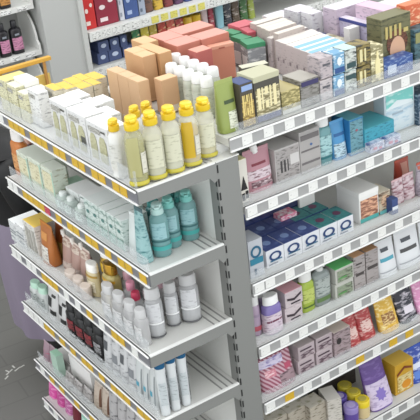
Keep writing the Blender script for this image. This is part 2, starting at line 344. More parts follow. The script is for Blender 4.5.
carton('carton', 'left large white carton with arched window print at the shelf edge', 'carton', (-0.2379, 0.5508, 1.4975), -1.571, (0.1246, 0.0742, 0.1537), '#d8d8d6|print #a0a0a0 55 .1', 'white cartons with arched windows', top='#f0f0ee', marks=[('window_print', '#b9b795|print #8f8d6a 80 .05', [('poly', [(0.12, 0.12), (0.42, 0.12), (0.42, 0.6), (0.34, 0.74), (0.2, 0.74), (0.12, 0.6)]), ('poly', [(0.55, 0.12), (0.88, 0.12), (0.88, 0.6), (0.8, 0.74), (0.63, 0.74), (0.55, 0.6)])]), ('text_lines', '#b9b7b0|print #5f5d56 110 .0', [(0.1, 0.78, 0.66, 0.9)]), ('dark_blot', '#55554f', [(0.7, 0.86, 0.9, 0.9)])])
carton('carton', 'middle large white carton with arched window print at the shelf edge', 'carton', (-0.2379, 0.4148, 1.4975), -1.571, (0.1323, 0.0742, 0.1514), '#d8d8d6|print #a0a0a0 55 .1', 'white cartons with arched windows', top='#f0f0ee', marks=[('window_print', '#b9b795|print #8f8d6a 80 .05', [('poly', [(0.12, 0.12), (0.42, 0.12), (0.42, 0.6), (0.34, 0.74), (0.2, 0.74), (0.12, 0.6)]), ('poly', [(0.55, 0.12), (0.88, 0.12), (0.88, 0.6), (0.8, 0.74), (0.63, 0.74), (0.55, 0.6)])]), ('text_lines', '#b9b7b0|print #5f5d56 110 .0', [(0.1, 0.78, 0.66, 0.9)]), ('dark_blot', '#55554f', [(0.66, 0.28, 0.9, 0.5)])])
carton('carton', 'right large white carton with arched window print at the shelf edge', 'carton', (-0.2379, 0.2691, 1.4975), -1.571, (0.1448, 0.0742, 0.1469), '#d8d8d6|print #a0a0a0 55 .1', 'white cartons with arched windows', top='#f0f0ee', marks=[('window_print', '#b9b795|print #8f8d6a 80 .05', [('poly', [(0.12, 0.12), (0.42, 0.12), (0.42, 0.6), (0.34, 0.74), (0.2, 0.74), (0.12, 0.6)]), ('poly', [(0.55, 0.12), (0.88, 0.12), (0.88, 0.6), (0.8, 0.74), (0.63, 0.74), (0.55, 0.6)])]), ('text_lines', '#b9b7b0|print #5f5d56 110 .0', [(0.1, 0.78, 0.66, 0.9)]), ('dark_blot', '#55554f', [(0.7, 0.86, 0.9, 0.9)])])
carton('carton', 'first plain white carton of the row behind the arched-window cartons', 'carton', (-0.1715, 0.589, 1.5005), -1.571, (0.09, 0.052, 0.145), '#dcdcd9|print #a0a0a0 55 .1', 'plain white cartons behind', top='#efefed')
carton('carton', 'second plain white carton of the row behind the arched-window cartons', 'carton', (-0.1792, 0.471, 1.5005), -1.571, (0.092, 0.0437, 0.145), '#dcdcd9|print #a0a0a0 55 .1', 'plain white cartons behind', top='#efefed')
carton('carton', 'third plain white carton of the row behind the arched-window cartons', 'carton', (-0.135, 0.4705, 1.5005), -1.571, (0.077, 0.044, 0.145), '#dcdcd9|print #a0a0a0 55 .1', 'plain white cartons behind', top='#efefed')
carton('carton', 'fourth plain white carton of the row behind the arched-window cartons', 'carton', (-0.1815, 0.349, 1.5005), -1.571, (0.096, 0.039, 0.145), '#dcdcd9|print #a0a0a0 55 .1', 'plain white cartons behind', top='#efefed')
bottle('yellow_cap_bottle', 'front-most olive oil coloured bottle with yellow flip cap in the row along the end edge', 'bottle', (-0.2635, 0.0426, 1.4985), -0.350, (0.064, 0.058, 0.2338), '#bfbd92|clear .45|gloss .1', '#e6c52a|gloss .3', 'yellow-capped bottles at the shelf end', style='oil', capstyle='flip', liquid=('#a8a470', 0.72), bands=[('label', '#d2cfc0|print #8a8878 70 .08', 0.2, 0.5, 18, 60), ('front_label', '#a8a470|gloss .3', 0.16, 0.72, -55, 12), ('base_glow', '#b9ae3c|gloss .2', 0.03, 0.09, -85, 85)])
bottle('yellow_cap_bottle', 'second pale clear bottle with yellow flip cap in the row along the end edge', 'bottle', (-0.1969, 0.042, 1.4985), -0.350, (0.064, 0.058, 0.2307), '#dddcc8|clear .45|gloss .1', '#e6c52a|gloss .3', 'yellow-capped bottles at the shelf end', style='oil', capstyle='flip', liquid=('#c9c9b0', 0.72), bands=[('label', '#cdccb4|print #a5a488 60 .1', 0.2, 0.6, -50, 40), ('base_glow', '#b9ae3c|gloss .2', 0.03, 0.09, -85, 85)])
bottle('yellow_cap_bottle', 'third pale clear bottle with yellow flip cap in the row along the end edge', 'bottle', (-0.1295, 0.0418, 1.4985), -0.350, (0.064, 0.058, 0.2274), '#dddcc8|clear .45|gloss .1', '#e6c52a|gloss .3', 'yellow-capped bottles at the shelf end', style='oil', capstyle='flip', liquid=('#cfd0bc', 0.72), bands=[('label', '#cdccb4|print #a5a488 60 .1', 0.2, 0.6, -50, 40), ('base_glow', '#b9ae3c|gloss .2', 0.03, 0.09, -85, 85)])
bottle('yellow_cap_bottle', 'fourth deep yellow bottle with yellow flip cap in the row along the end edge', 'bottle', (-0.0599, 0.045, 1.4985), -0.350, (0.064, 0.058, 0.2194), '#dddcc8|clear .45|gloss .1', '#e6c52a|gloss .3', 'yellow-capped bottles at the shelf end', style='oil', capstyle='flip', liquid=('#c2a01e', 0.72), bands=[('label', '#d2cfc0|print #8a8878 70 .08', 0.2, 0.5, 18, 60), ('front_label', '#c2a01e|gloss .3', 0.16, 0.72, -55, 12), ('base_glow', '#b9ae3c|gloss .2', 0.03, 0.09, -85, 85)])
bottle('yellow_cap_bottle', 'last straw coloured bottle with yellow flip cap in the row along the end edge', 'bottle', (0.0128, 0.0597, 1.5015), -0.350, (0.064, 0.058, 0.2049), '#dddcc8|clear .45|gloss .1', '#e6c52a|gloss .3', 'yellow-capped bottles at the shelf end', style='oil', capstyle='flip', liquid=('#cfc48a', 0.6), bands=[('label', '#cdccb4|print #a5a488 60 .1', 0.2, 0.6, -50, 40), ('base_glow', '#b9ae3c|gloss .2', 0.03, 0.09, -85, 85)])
bottle('yellow_cap_bottle', 'left white bottle with yellow flip cap standing behind the clear yellow-capped row', 'bottle', (-0.275, 0.142, 1.4985), -0.900, (0.05, 0.045, 0.2017), '#dbdbd6|gloss .25', '#e3bd2c|gloss .3', 'white bottles with yellow caps', style='oil', capstyle='flip', bands=[('label', '#cfcfc8|print #9a9a90 60 .08', 0.15, 0.6, -50, 50)])
bottle('yellow_cap_bottle', 'middle white bottle with yellow flip cap standing behind the clear yellow-capped row', 'bottle', (-0.161, 0.205, 1.4985), -0.900, (0.05, 0.045, 0.1959), '#dbdbd6|gloss .25', '#e3bd2c|gloss .3', 'white bottles with yellow caps', style='oil', capstyle='flip', bands=[('label', '#cfcfc8|print #9a9a90 60 .08', 0.15, 0.6, -50, 50)])
bottle('yellow_cap_bottle', 'right white bottle with yellow flip cap standing behind the clear yellow-capped row', 'bottle', (-0.099, 0.236, 1.4985), -0.900, (0.05, 0.045, 0.1839), '#dbdbd6|gloss .25', '#e3bd2c|gloss .3', 'white bottles with yellow caps', style='oil', capstyle='flip', bands=[('label', '#cfcfc8|print #9a9a90 60 .08', 0.15, 0.6, -50, 50)])
yellow_tray()
carton('peach_carton', 'left peach carton of the low front three beside the white cartons', 'carton', (-0.0065, 0.5835, 1.5005), -1.571, (0.0757, 0.045, 0.19), '#d0ab86', 'peach cartons stacked on the top deck', top='#d8b791', marks=[('pale_base', '#cdbfae', [(0.04, 0.03, 0.96, 0.2)])])
carton('peach_carton', 'middle peach carton of the low front three beside the white cartons', 'carton', (-0.006, 0.508, 1.5005), -1.571, (0.0727, 0.044, 0.19), '#d0ab86', 'peach cartons stacked on the top deck', top='#d8b791', marks=[('pale_base', '#cdbfae', [(0.04, 0.03, 0.96, 0.2)])])
carton('peach_carton', 'right peach carton of the low front three beside the white cartons', 'carton', (-0.006, 0.4345, 1.5005), -1.571, (0.0717, 0.044, 0.19), '#d0ab86', 'peach cartons stacked on the top deck', top='#d8b791', marks=[('pale_base', '#cdbfae', [(0.04, 0.03, 0.96, 0.2)])])
carton('peach_carton', 'single turned peach carton with pale lower band before white bottles', 'carton', (0.0673, 0.37, 1.565), 0.000, (0.0665, 0.05, 0.1255), '#c49c78', 'peach cartons stacked on the top deck', top='#dcb98f', marks=[('pale_base', '#cfc0b0', [(0.03, 0.03, 0.97, 0.22)])])
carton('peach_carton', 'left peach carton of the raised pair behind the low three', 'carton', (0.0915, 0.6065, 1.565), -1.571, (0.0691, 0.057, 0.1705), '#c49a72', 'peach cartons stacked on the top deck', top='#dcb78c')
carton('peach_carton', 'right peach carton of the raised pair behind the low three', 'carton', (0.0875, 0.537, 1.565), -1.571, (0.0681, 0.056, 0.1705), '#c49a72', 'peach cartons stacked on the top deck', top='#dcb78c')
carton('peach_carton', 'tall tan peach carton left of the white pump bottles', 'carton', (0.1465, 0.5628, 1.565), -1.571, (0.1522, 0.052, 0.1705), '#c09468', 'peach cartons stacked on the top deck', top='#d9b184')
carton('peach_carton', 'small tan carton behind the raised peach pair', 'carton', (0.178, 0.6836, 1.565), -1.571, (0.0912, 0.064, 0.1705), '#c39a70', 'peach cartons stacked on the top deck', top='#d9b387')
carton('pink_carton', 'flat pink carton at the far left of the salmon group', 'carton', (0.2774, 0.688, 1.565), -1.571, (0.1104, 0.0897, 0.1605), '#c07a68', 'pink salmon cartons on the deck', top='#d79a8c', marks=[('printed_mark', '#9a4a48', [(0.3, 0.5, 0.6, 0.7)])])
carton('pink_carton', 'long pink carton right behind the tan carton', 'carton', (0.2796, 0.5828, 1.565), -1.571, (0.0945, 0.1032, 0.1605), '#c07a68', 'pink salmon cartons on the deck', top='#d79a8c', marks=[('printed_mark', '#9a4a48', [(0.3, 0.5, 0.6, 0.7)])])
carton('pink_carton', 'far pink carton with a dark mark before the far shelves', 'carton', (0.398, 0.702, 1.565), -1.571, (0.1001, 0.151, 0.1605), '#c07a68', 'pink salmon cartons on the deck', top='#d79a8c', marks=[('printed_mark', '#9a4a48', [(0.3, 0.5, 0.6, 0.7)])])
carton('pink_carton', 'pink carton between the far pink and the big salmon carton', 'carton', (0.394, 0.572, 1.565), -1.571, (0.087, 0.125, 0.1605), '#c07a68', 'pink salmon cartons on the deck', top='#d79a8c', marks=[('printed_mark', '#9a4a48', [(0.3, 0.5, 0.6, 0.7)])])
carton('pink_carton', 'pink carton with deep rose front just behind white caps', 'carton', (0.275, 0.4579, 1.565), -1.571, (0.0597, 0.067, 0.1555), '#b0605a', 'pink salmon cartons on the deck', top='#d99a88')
carton('pink_carton', 'big upright salmon carton with pale lid beside the green-topped cartons', 'carton', (0.3952, 0.502, 1.565), -0.227, (0.0934, 0.033, 0.1355), '#c28069', 'pink salmon cartons on the deck', lid=('#d79c84', 0.012), marks=[('printed_mark', '#a05a48', [(0.35, 0.9, 0.6, 0.94)])])
bottle('white_cap_bottle', 'first white-capped pale bottle from the left in the front row', 'bottle', (0.135, 0.438, 1.5645), -0.600, (0.05, 0.048, 0.143), '#bfc2b4|gloss .25', '#ececea|gloss .25', 'white capped bottles on the deck', style='round', capstyle='big', bands=[('label', '#c6c9ba|print #9a9d8e 60 .08', 0.12, 0.58, -60, 60)])
bottle('white_cap_bottle', 'second white-capped pale bottle from the left in the front row', 'bottle', (0.135, 0.382, 1.5645), -0.600, (0.05, 0.048, 0.143), '#bfc2b4|gloss .25', '#ececea|gloss .25', 'white capped bottles on the deck', style='round', capstyle='big', bands=[('label', '#c6c9ba|print #9a9d8e 60 .08', 0.12, 0.58, -60, 60)])
bottle('white_cap_bottle', 'third white-capped pale bottle from the left in the front row', 'bottle', (0.135, 0.326, 1.5645), -0.600, (0.05, 0.048, 0.143), '#bfc2b4|gloss .25', '#ececea|gloss .25', 'white capped bottles on the deck', style='round', capstyle='big', bands=[('label', '#c6c9ba|print #9a9d8e 60 .08', 0.12, 0.58, -60, 60)])
bottle('white_cap_bottle', 'fourth white-capped pale bottle from the left in the front row', 'bottle', (0.135, 0.27, 1.5645), -0.600, (0.05, 0.048, 0.143), '#bfc2b4|gloss .25', '#ececea|gloss .25', 'white capped bottles on the deck', style='round', capstyle='big', bands=[('label', '#c6c9ba|print #9a9d8e 60 .08', 0.12, 0.58, -60, 60)])
bottle('white_cap_bottle', 'fifth white-capped pale bottle from the left in the front row', 'bottle', (0.135, 0.214, 1.5645), -0.600, (0.05, 0.048, 0.143), '#bfc2b4|gloss .25', '#ececea|gloss .25', 'white capped bottles on the deck', style='round', capstyle='big', bands=[('label', '#c6c9ba|print #9a9d8e 60 .08', 0.12, 0.58, -60, 60)])
bottle('white_cap_bottle', 'first white-capped pale bottle from the left in the back row', 'bottle', (0.207, 0.522, 1.5645), -0.600, (0.05, 0.048, 0.143), '#bfc2b4|gloss .25', '#ececea|gloss .25', 'white capped bottles on the deck', style='round', capstyle='big', bands=[('label', '#c6c9ba|print #9a9d8e 60 .08', 0.12, 0.58, -60, 60)])
bottle('white_cap_bottle', 'second white-capped pale bottle from the left in the back row', 'bottle', (0.207, 0.462, 1.5645), -0.600, (0.05, 0.048, 0.143), '#bfc2b4|gloss .25', '#ececea|gloss .25', 'white capped bottles on the deck', style='round', capstyle='big', bands=[('label', '#c6c9ba|print #9a9d8e 60 .08', 0.12, 0.58, -60, 60)])
bottle('white_cap_bottle', 'third white-capped pale bottle from the left in the back row', 'bottle', (0.207, 0.402, 1.5645), -0.600, (0.05, 0.048, 0.143), '#bfc2b4|gloss .25', '#ececea|gloss .25', 'white capped bottles on the deck', style='round', capstyle='big', bands=[('label', '#c6c9ba|print #9a9d8e 60 .08', 0.12, 0.58, -60, 60)])
bottle('white_cap_bottle', 'fourth white-capped pale bottle from the left in the back row', 'bottle', (0.207, 0.342, 1.5645), -0.600, (0.05, 0.048, 0.143), '#bfc2b4|gloss .25', '#ececea|gloss .25', 'white capped bottles on the deck', style='round', capstyle='big', bands=[('label', '#c6c9ba|print #9a9d8e 60 .08', 0.12, 0.58, -60, 60)])
bottle('white_cap_bottle', 'fifth white-capped pale bottle from the left in the back row', 'bottle', (0.207, 0.282, 1.5645), -0.600, (0.05, 0.048, 0.143), '#bfc2b4|gloss .25', '#ececea|gloss .25', 'white capped bottles on the deck', style='round', capstyle='big', bands=[('label', '#c6c9ba|print #9a9d8e 60 .08', 0.12, 0.58, -60, 60)])
carton('green_top_carton', 'first green-topped grey carton from the left beside the salmon carton', 'carton', (0.5559, 0.6516, 1.565), -1.571, (0.0704, 0.0397, 0.1155), '#8b8d90|print #d8d8d8 40 .05', 'green-topped grey cartons on the deck', lid=('#3f8a62', 0.018), marks=[('white_panel', '#dcdcda', [(0.2, 0.1, 0.85, 0.55)])])
carton('green_top_carton', 'second green-topped grey carton from the left beside the salmon carton', 'carton', (0.5373, 0.5675, 1.565), -1.571, (0.07, 0.0486, 0.1155), '#8b8d90|print #d8d8d8 40 .05', 'green-topped grey cartons on the deck', lid=('#3f8a62', 0.018), marks=[('white_panel', '#dcdcda', [(0.2, 0.1, 0.85, 0.55)])])
carton('green_top_carton', 'third green-topped grey carton from the left beside the salmon carton', 'carton', (0.5319, 0.4869, 1.565), -1.838, (0.0757, 0.0723, 0.1155), '#8b8d90|print #d8d8d8 40 .05', 'green-topped grey cartons on the deck', lid=('#3f8a62', 0.018), marks=[('white_panel', '#dcdcda', [(0.2, 0.1, 0.85, 0.55)])])
carton('pink_carton', 'left rose-red lidded carton behind the green-topped cartons', 'carton', (0.6245, 0.679, 1.565), -1.571, (0.0768, 0.084, 0.1255), '#b06a6a', 'rose lidded cartons', lid=('#c4606a', 0.012))
carton('pink_carton', 'right rose-red lidded carton behind the green-topped cartons', 'carton', (0.586, 0.5894, 1.565), -1.782, (0.0773, 0.0329, 0.1255), '#b06a6a', 'rose lidded cartons', lid=('#b8505c', 0.012))
pouch('refill_pouch', 'olive-green refill pouch with white label right beside the yellow-capped bottles', 'refill pouch', (0.105, 0.065, 1.562), 0.000, (0.0739, 0.05, 0.1802), '#8d9a52|gloss .3', seal='#9aa55e', bands=[('label', '#d5d8c4|print #6a7050 60 .05', 0.08, 0.4, -5, 50), ('curved_mark', '#3f4f30', 0.55, 0.62, -20, 40)])
pouch('refill_pouch', 'paler green refill pouch behind the olive-green pouch', 'refill pouch', (0.1331, 0.125, 1.562), 0.000, (0.0582, 0.05, 0.1475), '#a8ad78|gloss .3', seal='#b3b886')
carton('hair_colour_carton', 'dark brown carton with gold lettering right of the olive pouch', 'carton', (0.1691, 0.0654, 1.562), 0.000, (0.0538, 0.0707, 0.1557), '#4c463c', 'hair colour cartons at the front of the top run shelf', top='#3c4b78', marks=[('gold_panel', '#8a7340|print #d8c070 60 .02', [(0.05, 0.05, 0.95, 0.6)]), ('letter_marks', '#d9c27a', [(0.1, 0.3, 0.22, 0.75), (0.27, 0.3, 0.32, 0.75), (0.4, 0.3, 0.52, 0.45), (0.4, 0.6, 0.52, 0.75), (0.58, 0.3, 0.64, 0.75), (0.72, 0.3, 0.84, 0.75)]), ('blue_top', '#8fa6d0', [(0.1, 0.84, 0.9, 0.96)])])
carton('hair_colour_carton', 'dark carton with cream lettering and white and olive lid', 'carton', (0.2519, 0.075, 1.562), 0.000, (0.1064, 0.09, 0.1648), '#4a4740', 'hair colour cartons at the front of the top run shelf', lid=('#b9b79a', 0.02), marks=[('cream_panel', '#7d7450|print #e0d7b0 55 .0', [(0.04, 0.05, 0.96, 0.72)]), ('letter_marks', '#e2d7a8', [(0.1, 0.3, 0.22, 0.75), (0.27, 0.3, 0.32, 0.75), (0.4, 0.3, 0.52, 0.45), (0.4, 0.6, 0.52, 0.75), (0.58, 0.3, 0.64, 0.75), (0.72, 0.3, 0.84, 0.75)]), ('navy_strip', '#38406a', [(0.04, 0.04, 0.96, 0.16)])])
carton('hair_colour_carton', 'white-striped carton lying behind the dark lettered cartons', 'carton', (0.3982, 0.3045, 1.565), -1.846, (0.0405, 0.1032, 0.0955), '#5a584e', 'hair colour cartons at the front of the top run shelf', top='#c9c7b2')
carton('hair_colour_carton', 'low gold-topped carton right of the cream lettered carton', 'carton', (0.3487, 0.095, 1.562), 0.000, (0.0786, 0.13, 0.0811), '#837a4c|print #cfc28a 50 .0', 'hair colour cartons at the front of the top run shelf', top='#b3a672', marks=[('pale_base', '#cfd0c8', [(0.0, 0.02, 1, 0.2)])])
carton('hair_colour_carton', 'grey carton with a navy band before the long white boxes', 'carton', (0.4326, 0.08, 1.562), 0.000, (0.0804, 0.1, 0.0967), '#8d8a86|print #5a584f 55 .0', 'hair colour cartons at the front of the top run shelf', top='#a9a49a', marks=[('navy_band', '#38345e', [(0.04, 0.78, 0.96, 0.95)])])
carton('white_pink_carton', 'lower pinkish white carton of the stack left of the blue pair', 'carton', (0.5046, 0.065, 1.562), 0.000, (0.0546, 0.07, 0.075), '#bcb4b4|print #6a6a70 60 .05', 'pinkish stacked cartons', marks=[('text_lines', '#5a5a60', [(0.2, 0.6, 0.8, 0.7)])])
carton('blue_carton', 'lower light blue carton of the stacked blue pair', 'carton', (0.5631, 0.0638, 1.562), 0.000, (0.0485, 0.0676, 0.075), '#6f9fc0|print #dfe9ee 55 .06', 'blue stacked cartons', marks=[('dark_band', '#2c4f86', [(0.05, 0.05, 0.95, 0.3)]), ('white_mark', '#dfe8ec', [('o', 0.5, 0.6, 0.22, 0.2)])])
carton('white_black_carton', 'lower white carton with black swirl print right of the blue pair', 'carton', (0.6178, 0.0638, 1.562), 0.000, (0.0516, 0.0676, 0.075), '#c8cdc6|print #22282a 45 .02', 'white cartons with black print', top='#b9d3cf', marks=[('teal_band', '#2f4a4c', [(0.05, 0.6, 0.95, 0.82)])])
carton('hair_colour_carton', 'lower gold and black carton beside the white swirl cartons', 'carton', (0.6793, 0.0638, 1.562), 0.000, (0.0619, 0.0676, 0.075), '#8d7d48|print #2a2a22 45 .0', 'hair colour cartons at the front of the top run shelf', marks=[('cream_mark', '#d9cf9e', [(0.15, 0.2, 0.35, 0.8), (0.5, 0.2, 0.62, 0.8)])])
carton('white_pink_carton', 'upper pinkish white carton of the stack left of the blue pair', 'carton', (0.51, 0.065, 1.6405), 0.000, (0.0541, 0.07, 0.075), '#b5aaac|print #6a6a70 60 .05', 'pinkish stacked cartons', marks=[('text_lines', '#5a5a60', [(0.2, 0.6, 0.8, 0.7)])])
carton('blue_carton', 'upper light blue carton of the stacked blue pair', 'carton', (0.5679, 0.0638, 1.6405), 0.000, (0.0481, 0.0676, 0.075), '#6f9fc0|print #dfe9ee 55 .06', 'blue stacked cartons', marks=[('dark_band', '#2c4f86', [(0.05, 0.05, 0.95, 0.3)]), ('white_mark', '#dfe8ec', [('o', 0.5, 0.6, 0.22, 0.2)])])
carton('white_black_carton', 'upper white carton with black swirl print right of the blue pair', 'carton', (0.6222, 0.0638, 1.6405), 0.000, (0.0511, 0.0676, 0.075), '#c8cdc6|print #22282a 45 .02', 'white cartons with black print', top='#b9d3cf', marks=[('teal_band', '#2f4a4c', [(0.1, 0.1, 0.9, 0.35)])])
carton('hair_colour_carton', 'upper gold and black carton beside the white swirl cartons', 'carton', (0.6831, 0.0638, 1.6405), 0.000, (0.0614, 0.0676, 0.075), '#8d7d48|print #2a2a22 45 .0', 'hair colour cartons at the front of the top run shelf', marks=[('cream_mark', '#d9cf9e', [(0.15, 0.2, 0.35, 0.8), (0.5, 0.2, 0.62, 0.8)])])
carton('hair_colour_carton', 'cream and olive carton with a bottle picture before the large face carton', 'carton', (0.7441, 0.065, 1.562), 0.000, (0.0581, 0.07, 0.1325), '#8a835e|print #efe6bf 45 .0', 'hair colour cartons at the front of the top run shelf', marks=[('bottle_picture', '#e4d9a6', [('poly', [(0.3, 0.1), (0.7, 0.1), (0.7, 0.55), (0.58, 0.7), (0.58, 0.85), (0.42, 0.85), (0.42, 0.7), (0.3, 0.55)])])])
carton('blue_carton', 'low navy blue carton under the large face carton', 'carton', (0.8429, 0.05, 1.562), 0.000, (0.139, 0.05, 0.0628), '#34508c|print #9fb3d0 45 .05', 'low cartons at the right', marks=[('pale_label', '#b9c4d4', [(0.1, 0.2, 0.4, 0.7)])])
carton('face_carton', 'large olive carton with a printed face at the right of the top run shelf', 'carton', (0.885, 0.1192, 1.562), 0.000, (0.1441, 0.0785, 0.1978), '#6a6848|print #3f3f2a 40 .03', None, top='#74714e', marks=[('hair_picture', '#6b3f2a|print #3a2418 60 .0', [('o', 0.52, 0.5, 0.36, 0.26)]), ('face_picture', '#c9a083', [('o', 0.52, 0.36, 0.26, 0.26)]), ('gold_letters', '#b8a868', [(0.12, 0.62, 0.2, 0.85), (0.26, 0.62, 0.34, 0.85), (0.42, 0.64, 0.5, 0.85), (0.58, 0.62, 0.66, 0.85), (0.74, 0.66, 0.9, 0.74)])])
carton('teal_carton', 'dark teal carton right of the large face carton', 'carton', (1.0017, 0.0853, 1.562), 0.000, (0.091, 0.0507, 0.1291), '#4a6a74|print #20363c 40 .0', None, marks=[('olive_band', '#8a8a58', [(0.05, 0.6, 0.95, 0.9)])])
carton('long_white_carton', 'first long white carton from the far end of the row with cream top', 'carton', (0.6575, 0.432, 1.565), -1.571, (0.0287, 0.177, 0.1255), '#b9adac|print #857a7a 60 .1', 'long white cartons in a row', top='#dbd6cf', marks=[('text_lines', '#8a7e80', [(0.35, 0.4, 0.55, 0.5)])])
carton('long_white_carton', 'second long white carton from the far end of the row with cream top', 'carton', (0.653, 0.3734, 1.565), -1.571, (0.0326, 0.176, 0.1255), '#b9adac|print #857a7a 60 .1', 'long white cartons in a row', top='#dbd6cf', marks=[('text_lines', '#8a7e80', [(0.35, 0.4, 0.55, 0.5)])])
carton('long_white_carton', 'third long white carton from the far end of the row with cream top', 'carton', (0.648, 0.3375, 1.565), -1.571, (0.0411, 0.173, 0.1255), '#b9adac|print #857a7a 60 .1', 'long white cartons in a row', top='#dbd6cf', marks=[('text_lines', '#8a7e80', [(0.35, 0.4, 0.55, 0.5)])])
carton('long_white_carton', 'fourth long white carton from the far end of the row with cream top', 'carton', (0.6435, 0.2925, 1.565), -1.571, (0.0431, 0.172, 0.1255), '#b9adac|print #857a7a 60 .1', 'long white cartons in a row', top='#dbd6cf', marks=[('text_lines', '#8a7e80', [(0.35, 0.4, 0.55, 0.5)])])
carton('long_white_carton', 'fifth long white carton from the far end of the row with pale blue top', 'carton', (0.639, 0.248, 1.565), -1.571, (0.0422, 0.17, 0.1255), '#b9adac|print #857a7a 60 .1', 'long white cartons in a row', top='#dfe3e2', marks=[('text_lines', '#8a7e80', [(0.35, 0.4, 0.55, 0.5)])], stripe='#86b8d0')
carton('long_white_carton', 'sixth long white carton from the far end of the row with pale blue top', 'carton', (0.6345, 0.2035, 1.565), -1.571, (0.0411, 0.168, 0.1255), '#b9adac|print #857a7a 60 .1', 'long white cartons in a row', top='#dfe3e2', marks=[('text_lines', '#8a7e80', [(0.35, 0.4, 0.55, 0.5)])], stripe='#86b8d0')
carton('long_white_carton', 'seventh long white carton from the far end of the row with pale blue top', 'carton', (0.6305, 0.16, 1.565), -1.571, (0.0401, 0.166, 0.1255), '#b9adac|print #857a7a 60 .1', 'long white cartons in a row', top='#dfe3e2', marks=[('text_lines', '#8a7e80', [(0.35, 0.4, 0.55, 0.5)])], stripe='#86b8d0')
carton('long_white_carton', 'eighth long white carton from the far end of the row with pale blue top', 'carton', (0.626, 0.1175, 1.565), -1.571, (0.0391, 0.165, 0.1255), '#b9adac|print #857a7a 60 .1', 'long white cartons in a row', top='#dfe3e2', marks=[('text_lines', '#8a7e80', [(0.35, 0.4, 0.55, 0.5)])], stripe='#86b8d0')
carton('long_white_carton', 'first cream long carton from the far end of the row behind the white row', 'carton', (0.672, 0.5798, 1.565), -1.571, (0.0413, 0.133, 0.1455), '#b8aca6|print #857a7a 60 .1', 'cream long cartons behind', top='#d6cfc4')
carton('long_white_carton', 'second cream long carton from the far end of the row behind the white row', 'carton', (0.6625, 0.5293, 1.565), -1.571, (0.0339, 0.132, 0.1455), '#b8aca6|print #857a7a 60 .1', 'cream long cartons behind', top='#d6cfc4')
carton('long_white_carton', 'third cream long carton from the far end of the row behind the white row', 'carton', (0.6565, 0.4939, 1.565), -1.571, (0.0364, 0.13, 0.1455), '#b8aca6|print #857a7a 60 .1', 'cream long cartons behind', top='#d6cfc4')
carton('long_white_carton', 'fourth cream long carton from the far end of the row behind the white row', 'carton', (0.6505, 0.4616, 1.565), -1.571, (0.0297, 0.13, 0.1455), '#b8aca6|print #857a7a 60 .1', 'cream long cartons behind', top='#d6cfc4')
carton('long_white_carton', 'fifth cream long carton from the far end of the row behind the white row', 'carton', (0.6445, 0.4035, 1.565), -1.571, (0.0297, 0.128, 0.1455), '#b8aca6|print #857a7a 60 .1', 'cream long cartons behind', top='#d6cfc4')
carton('white_carton', 'flat white carton at the far edge of the deck', 'carton', (0.808, 0.678, 1.565), -1.571, (0.094, 0.101, 0.1155), '#d5d2cc|print #8a8090 50 .08', 'pale goods at the back of the deck', top='#d9d4da')
carton('white_carton', 'grey-white carton at the far edge beside the dark gap', 'carton', (0.8275, 0.5705, 1.565), -1.571, (0.0892, 0.083, 0.1555), '#c9c9cc|print #8a8090 50 .08', 'pale goods at the back of the deck', top='#d9d4da')
carton('white_carton', 'white carton behind the long white cartons', 'carton', (0.8281, 0.4914, 1.565), -1.571, (0.0662, 0.0562, 0.1555), '#d6d5d8|print #8a8090 50 .08', 'pale goods at the back of the deck', top='#d9d4da')
carton('lilac_carton', 'small white carton left of the lilac cartons', 'carton', (0.8885, 0.4764, 1.565), -1.571, (0.053, 0.064, 0.1355), '#d9d6da|print #8a8090 50 .08', 'pale goods at the back of the deck', top='#d9d4da')
carton('lilac_carton', 'left lilac carton at the back of the deck', 'carton', (0.933, 0.41, 1.565), -1.571, (0.0793, 0.165, 0.1755), '#c3b4c2|print #8a8090 50 .08', 'pale goods at the back of the deck', top='#d9d4da')
carton('lilac_carton', 'middle pink-lilac carton with white top', 'carton', (0.9336, 0.235, 1.565), -1.571, (0.1553, 0.0702, 0.1955), '#cdb6c6|print #8a8090 50 .08', 'pale goods at the back of the deck', top='#dcb9cd')
carton('lilac_carton', 'lilac carton with a navy rim near the face carton', 'carton', (0.8809, 0.2797, 1.565), -1.571, (0.1808, 0.0347, 0.1455), '#b7b0c8|print #8a8090 50 .08', 'pale goods at the back of the deck', lid=('#3f4684', 0.012), top='#d8d0dc')
carton('gold_carton', 'gold and olive cartons strip lying before the lilac carton', 'carton', (0.826, 0.3506, 1.565), -1.571, (0.1405, 0.0484, 0.0755), '#a79c72|print #5a5640 45 .0', None, top='#b3ab8c|print #e8e2cc 40 -.02')
carton('blue_carton', 'small navy carton at the end of the pale blue-topped row', 'carton', (0.7865, 0.409, 1.565), -1.571, (0.0645, 0.0315, 0.0955), '#2e3d78', None)
carton('white_carton', 'upright white card carton in front of the lilac cartons', 'carton', (0.832, 0.2637, 1.565), 0.000, (0.0502, 0.0334, 0.1355), '#dddbd8', None)
carton('orange_carton', 'orange-red carton at the far right top corner', 'carton', (1.009, 0.134, 1.565), 0.000, (0.096, 0.0461, 0.2055), '#c8623e|print #f0c8a0 40 .05', None, top='#cf7a50')
carton('dark_carton', 'black carton with pale edge behind the large face carton', 'carton', (1.0565, 0.2225, 1.565), 0.000, (0.175, 0.053, 0.1555), '#2f2b2c', None, top='#4a4644')
carton('small_pack', 'narrow white pack with black figures and cream top against the post', 'pack', (0.1225, 0.055, 1.3003), 0.000, (0.0384, 0.05, 0.1588), '#d4d0c6', None, top='#e2dca8', marks=[('black_figures', '#1d1b1c', [('poly', [(0.15, 0.3), (0.5, 0.62), (0.85, 0.3)]), (0.2, 0.05, 0.5, 0.22), (0.6, 0.08, 0.9, 0.26)])])
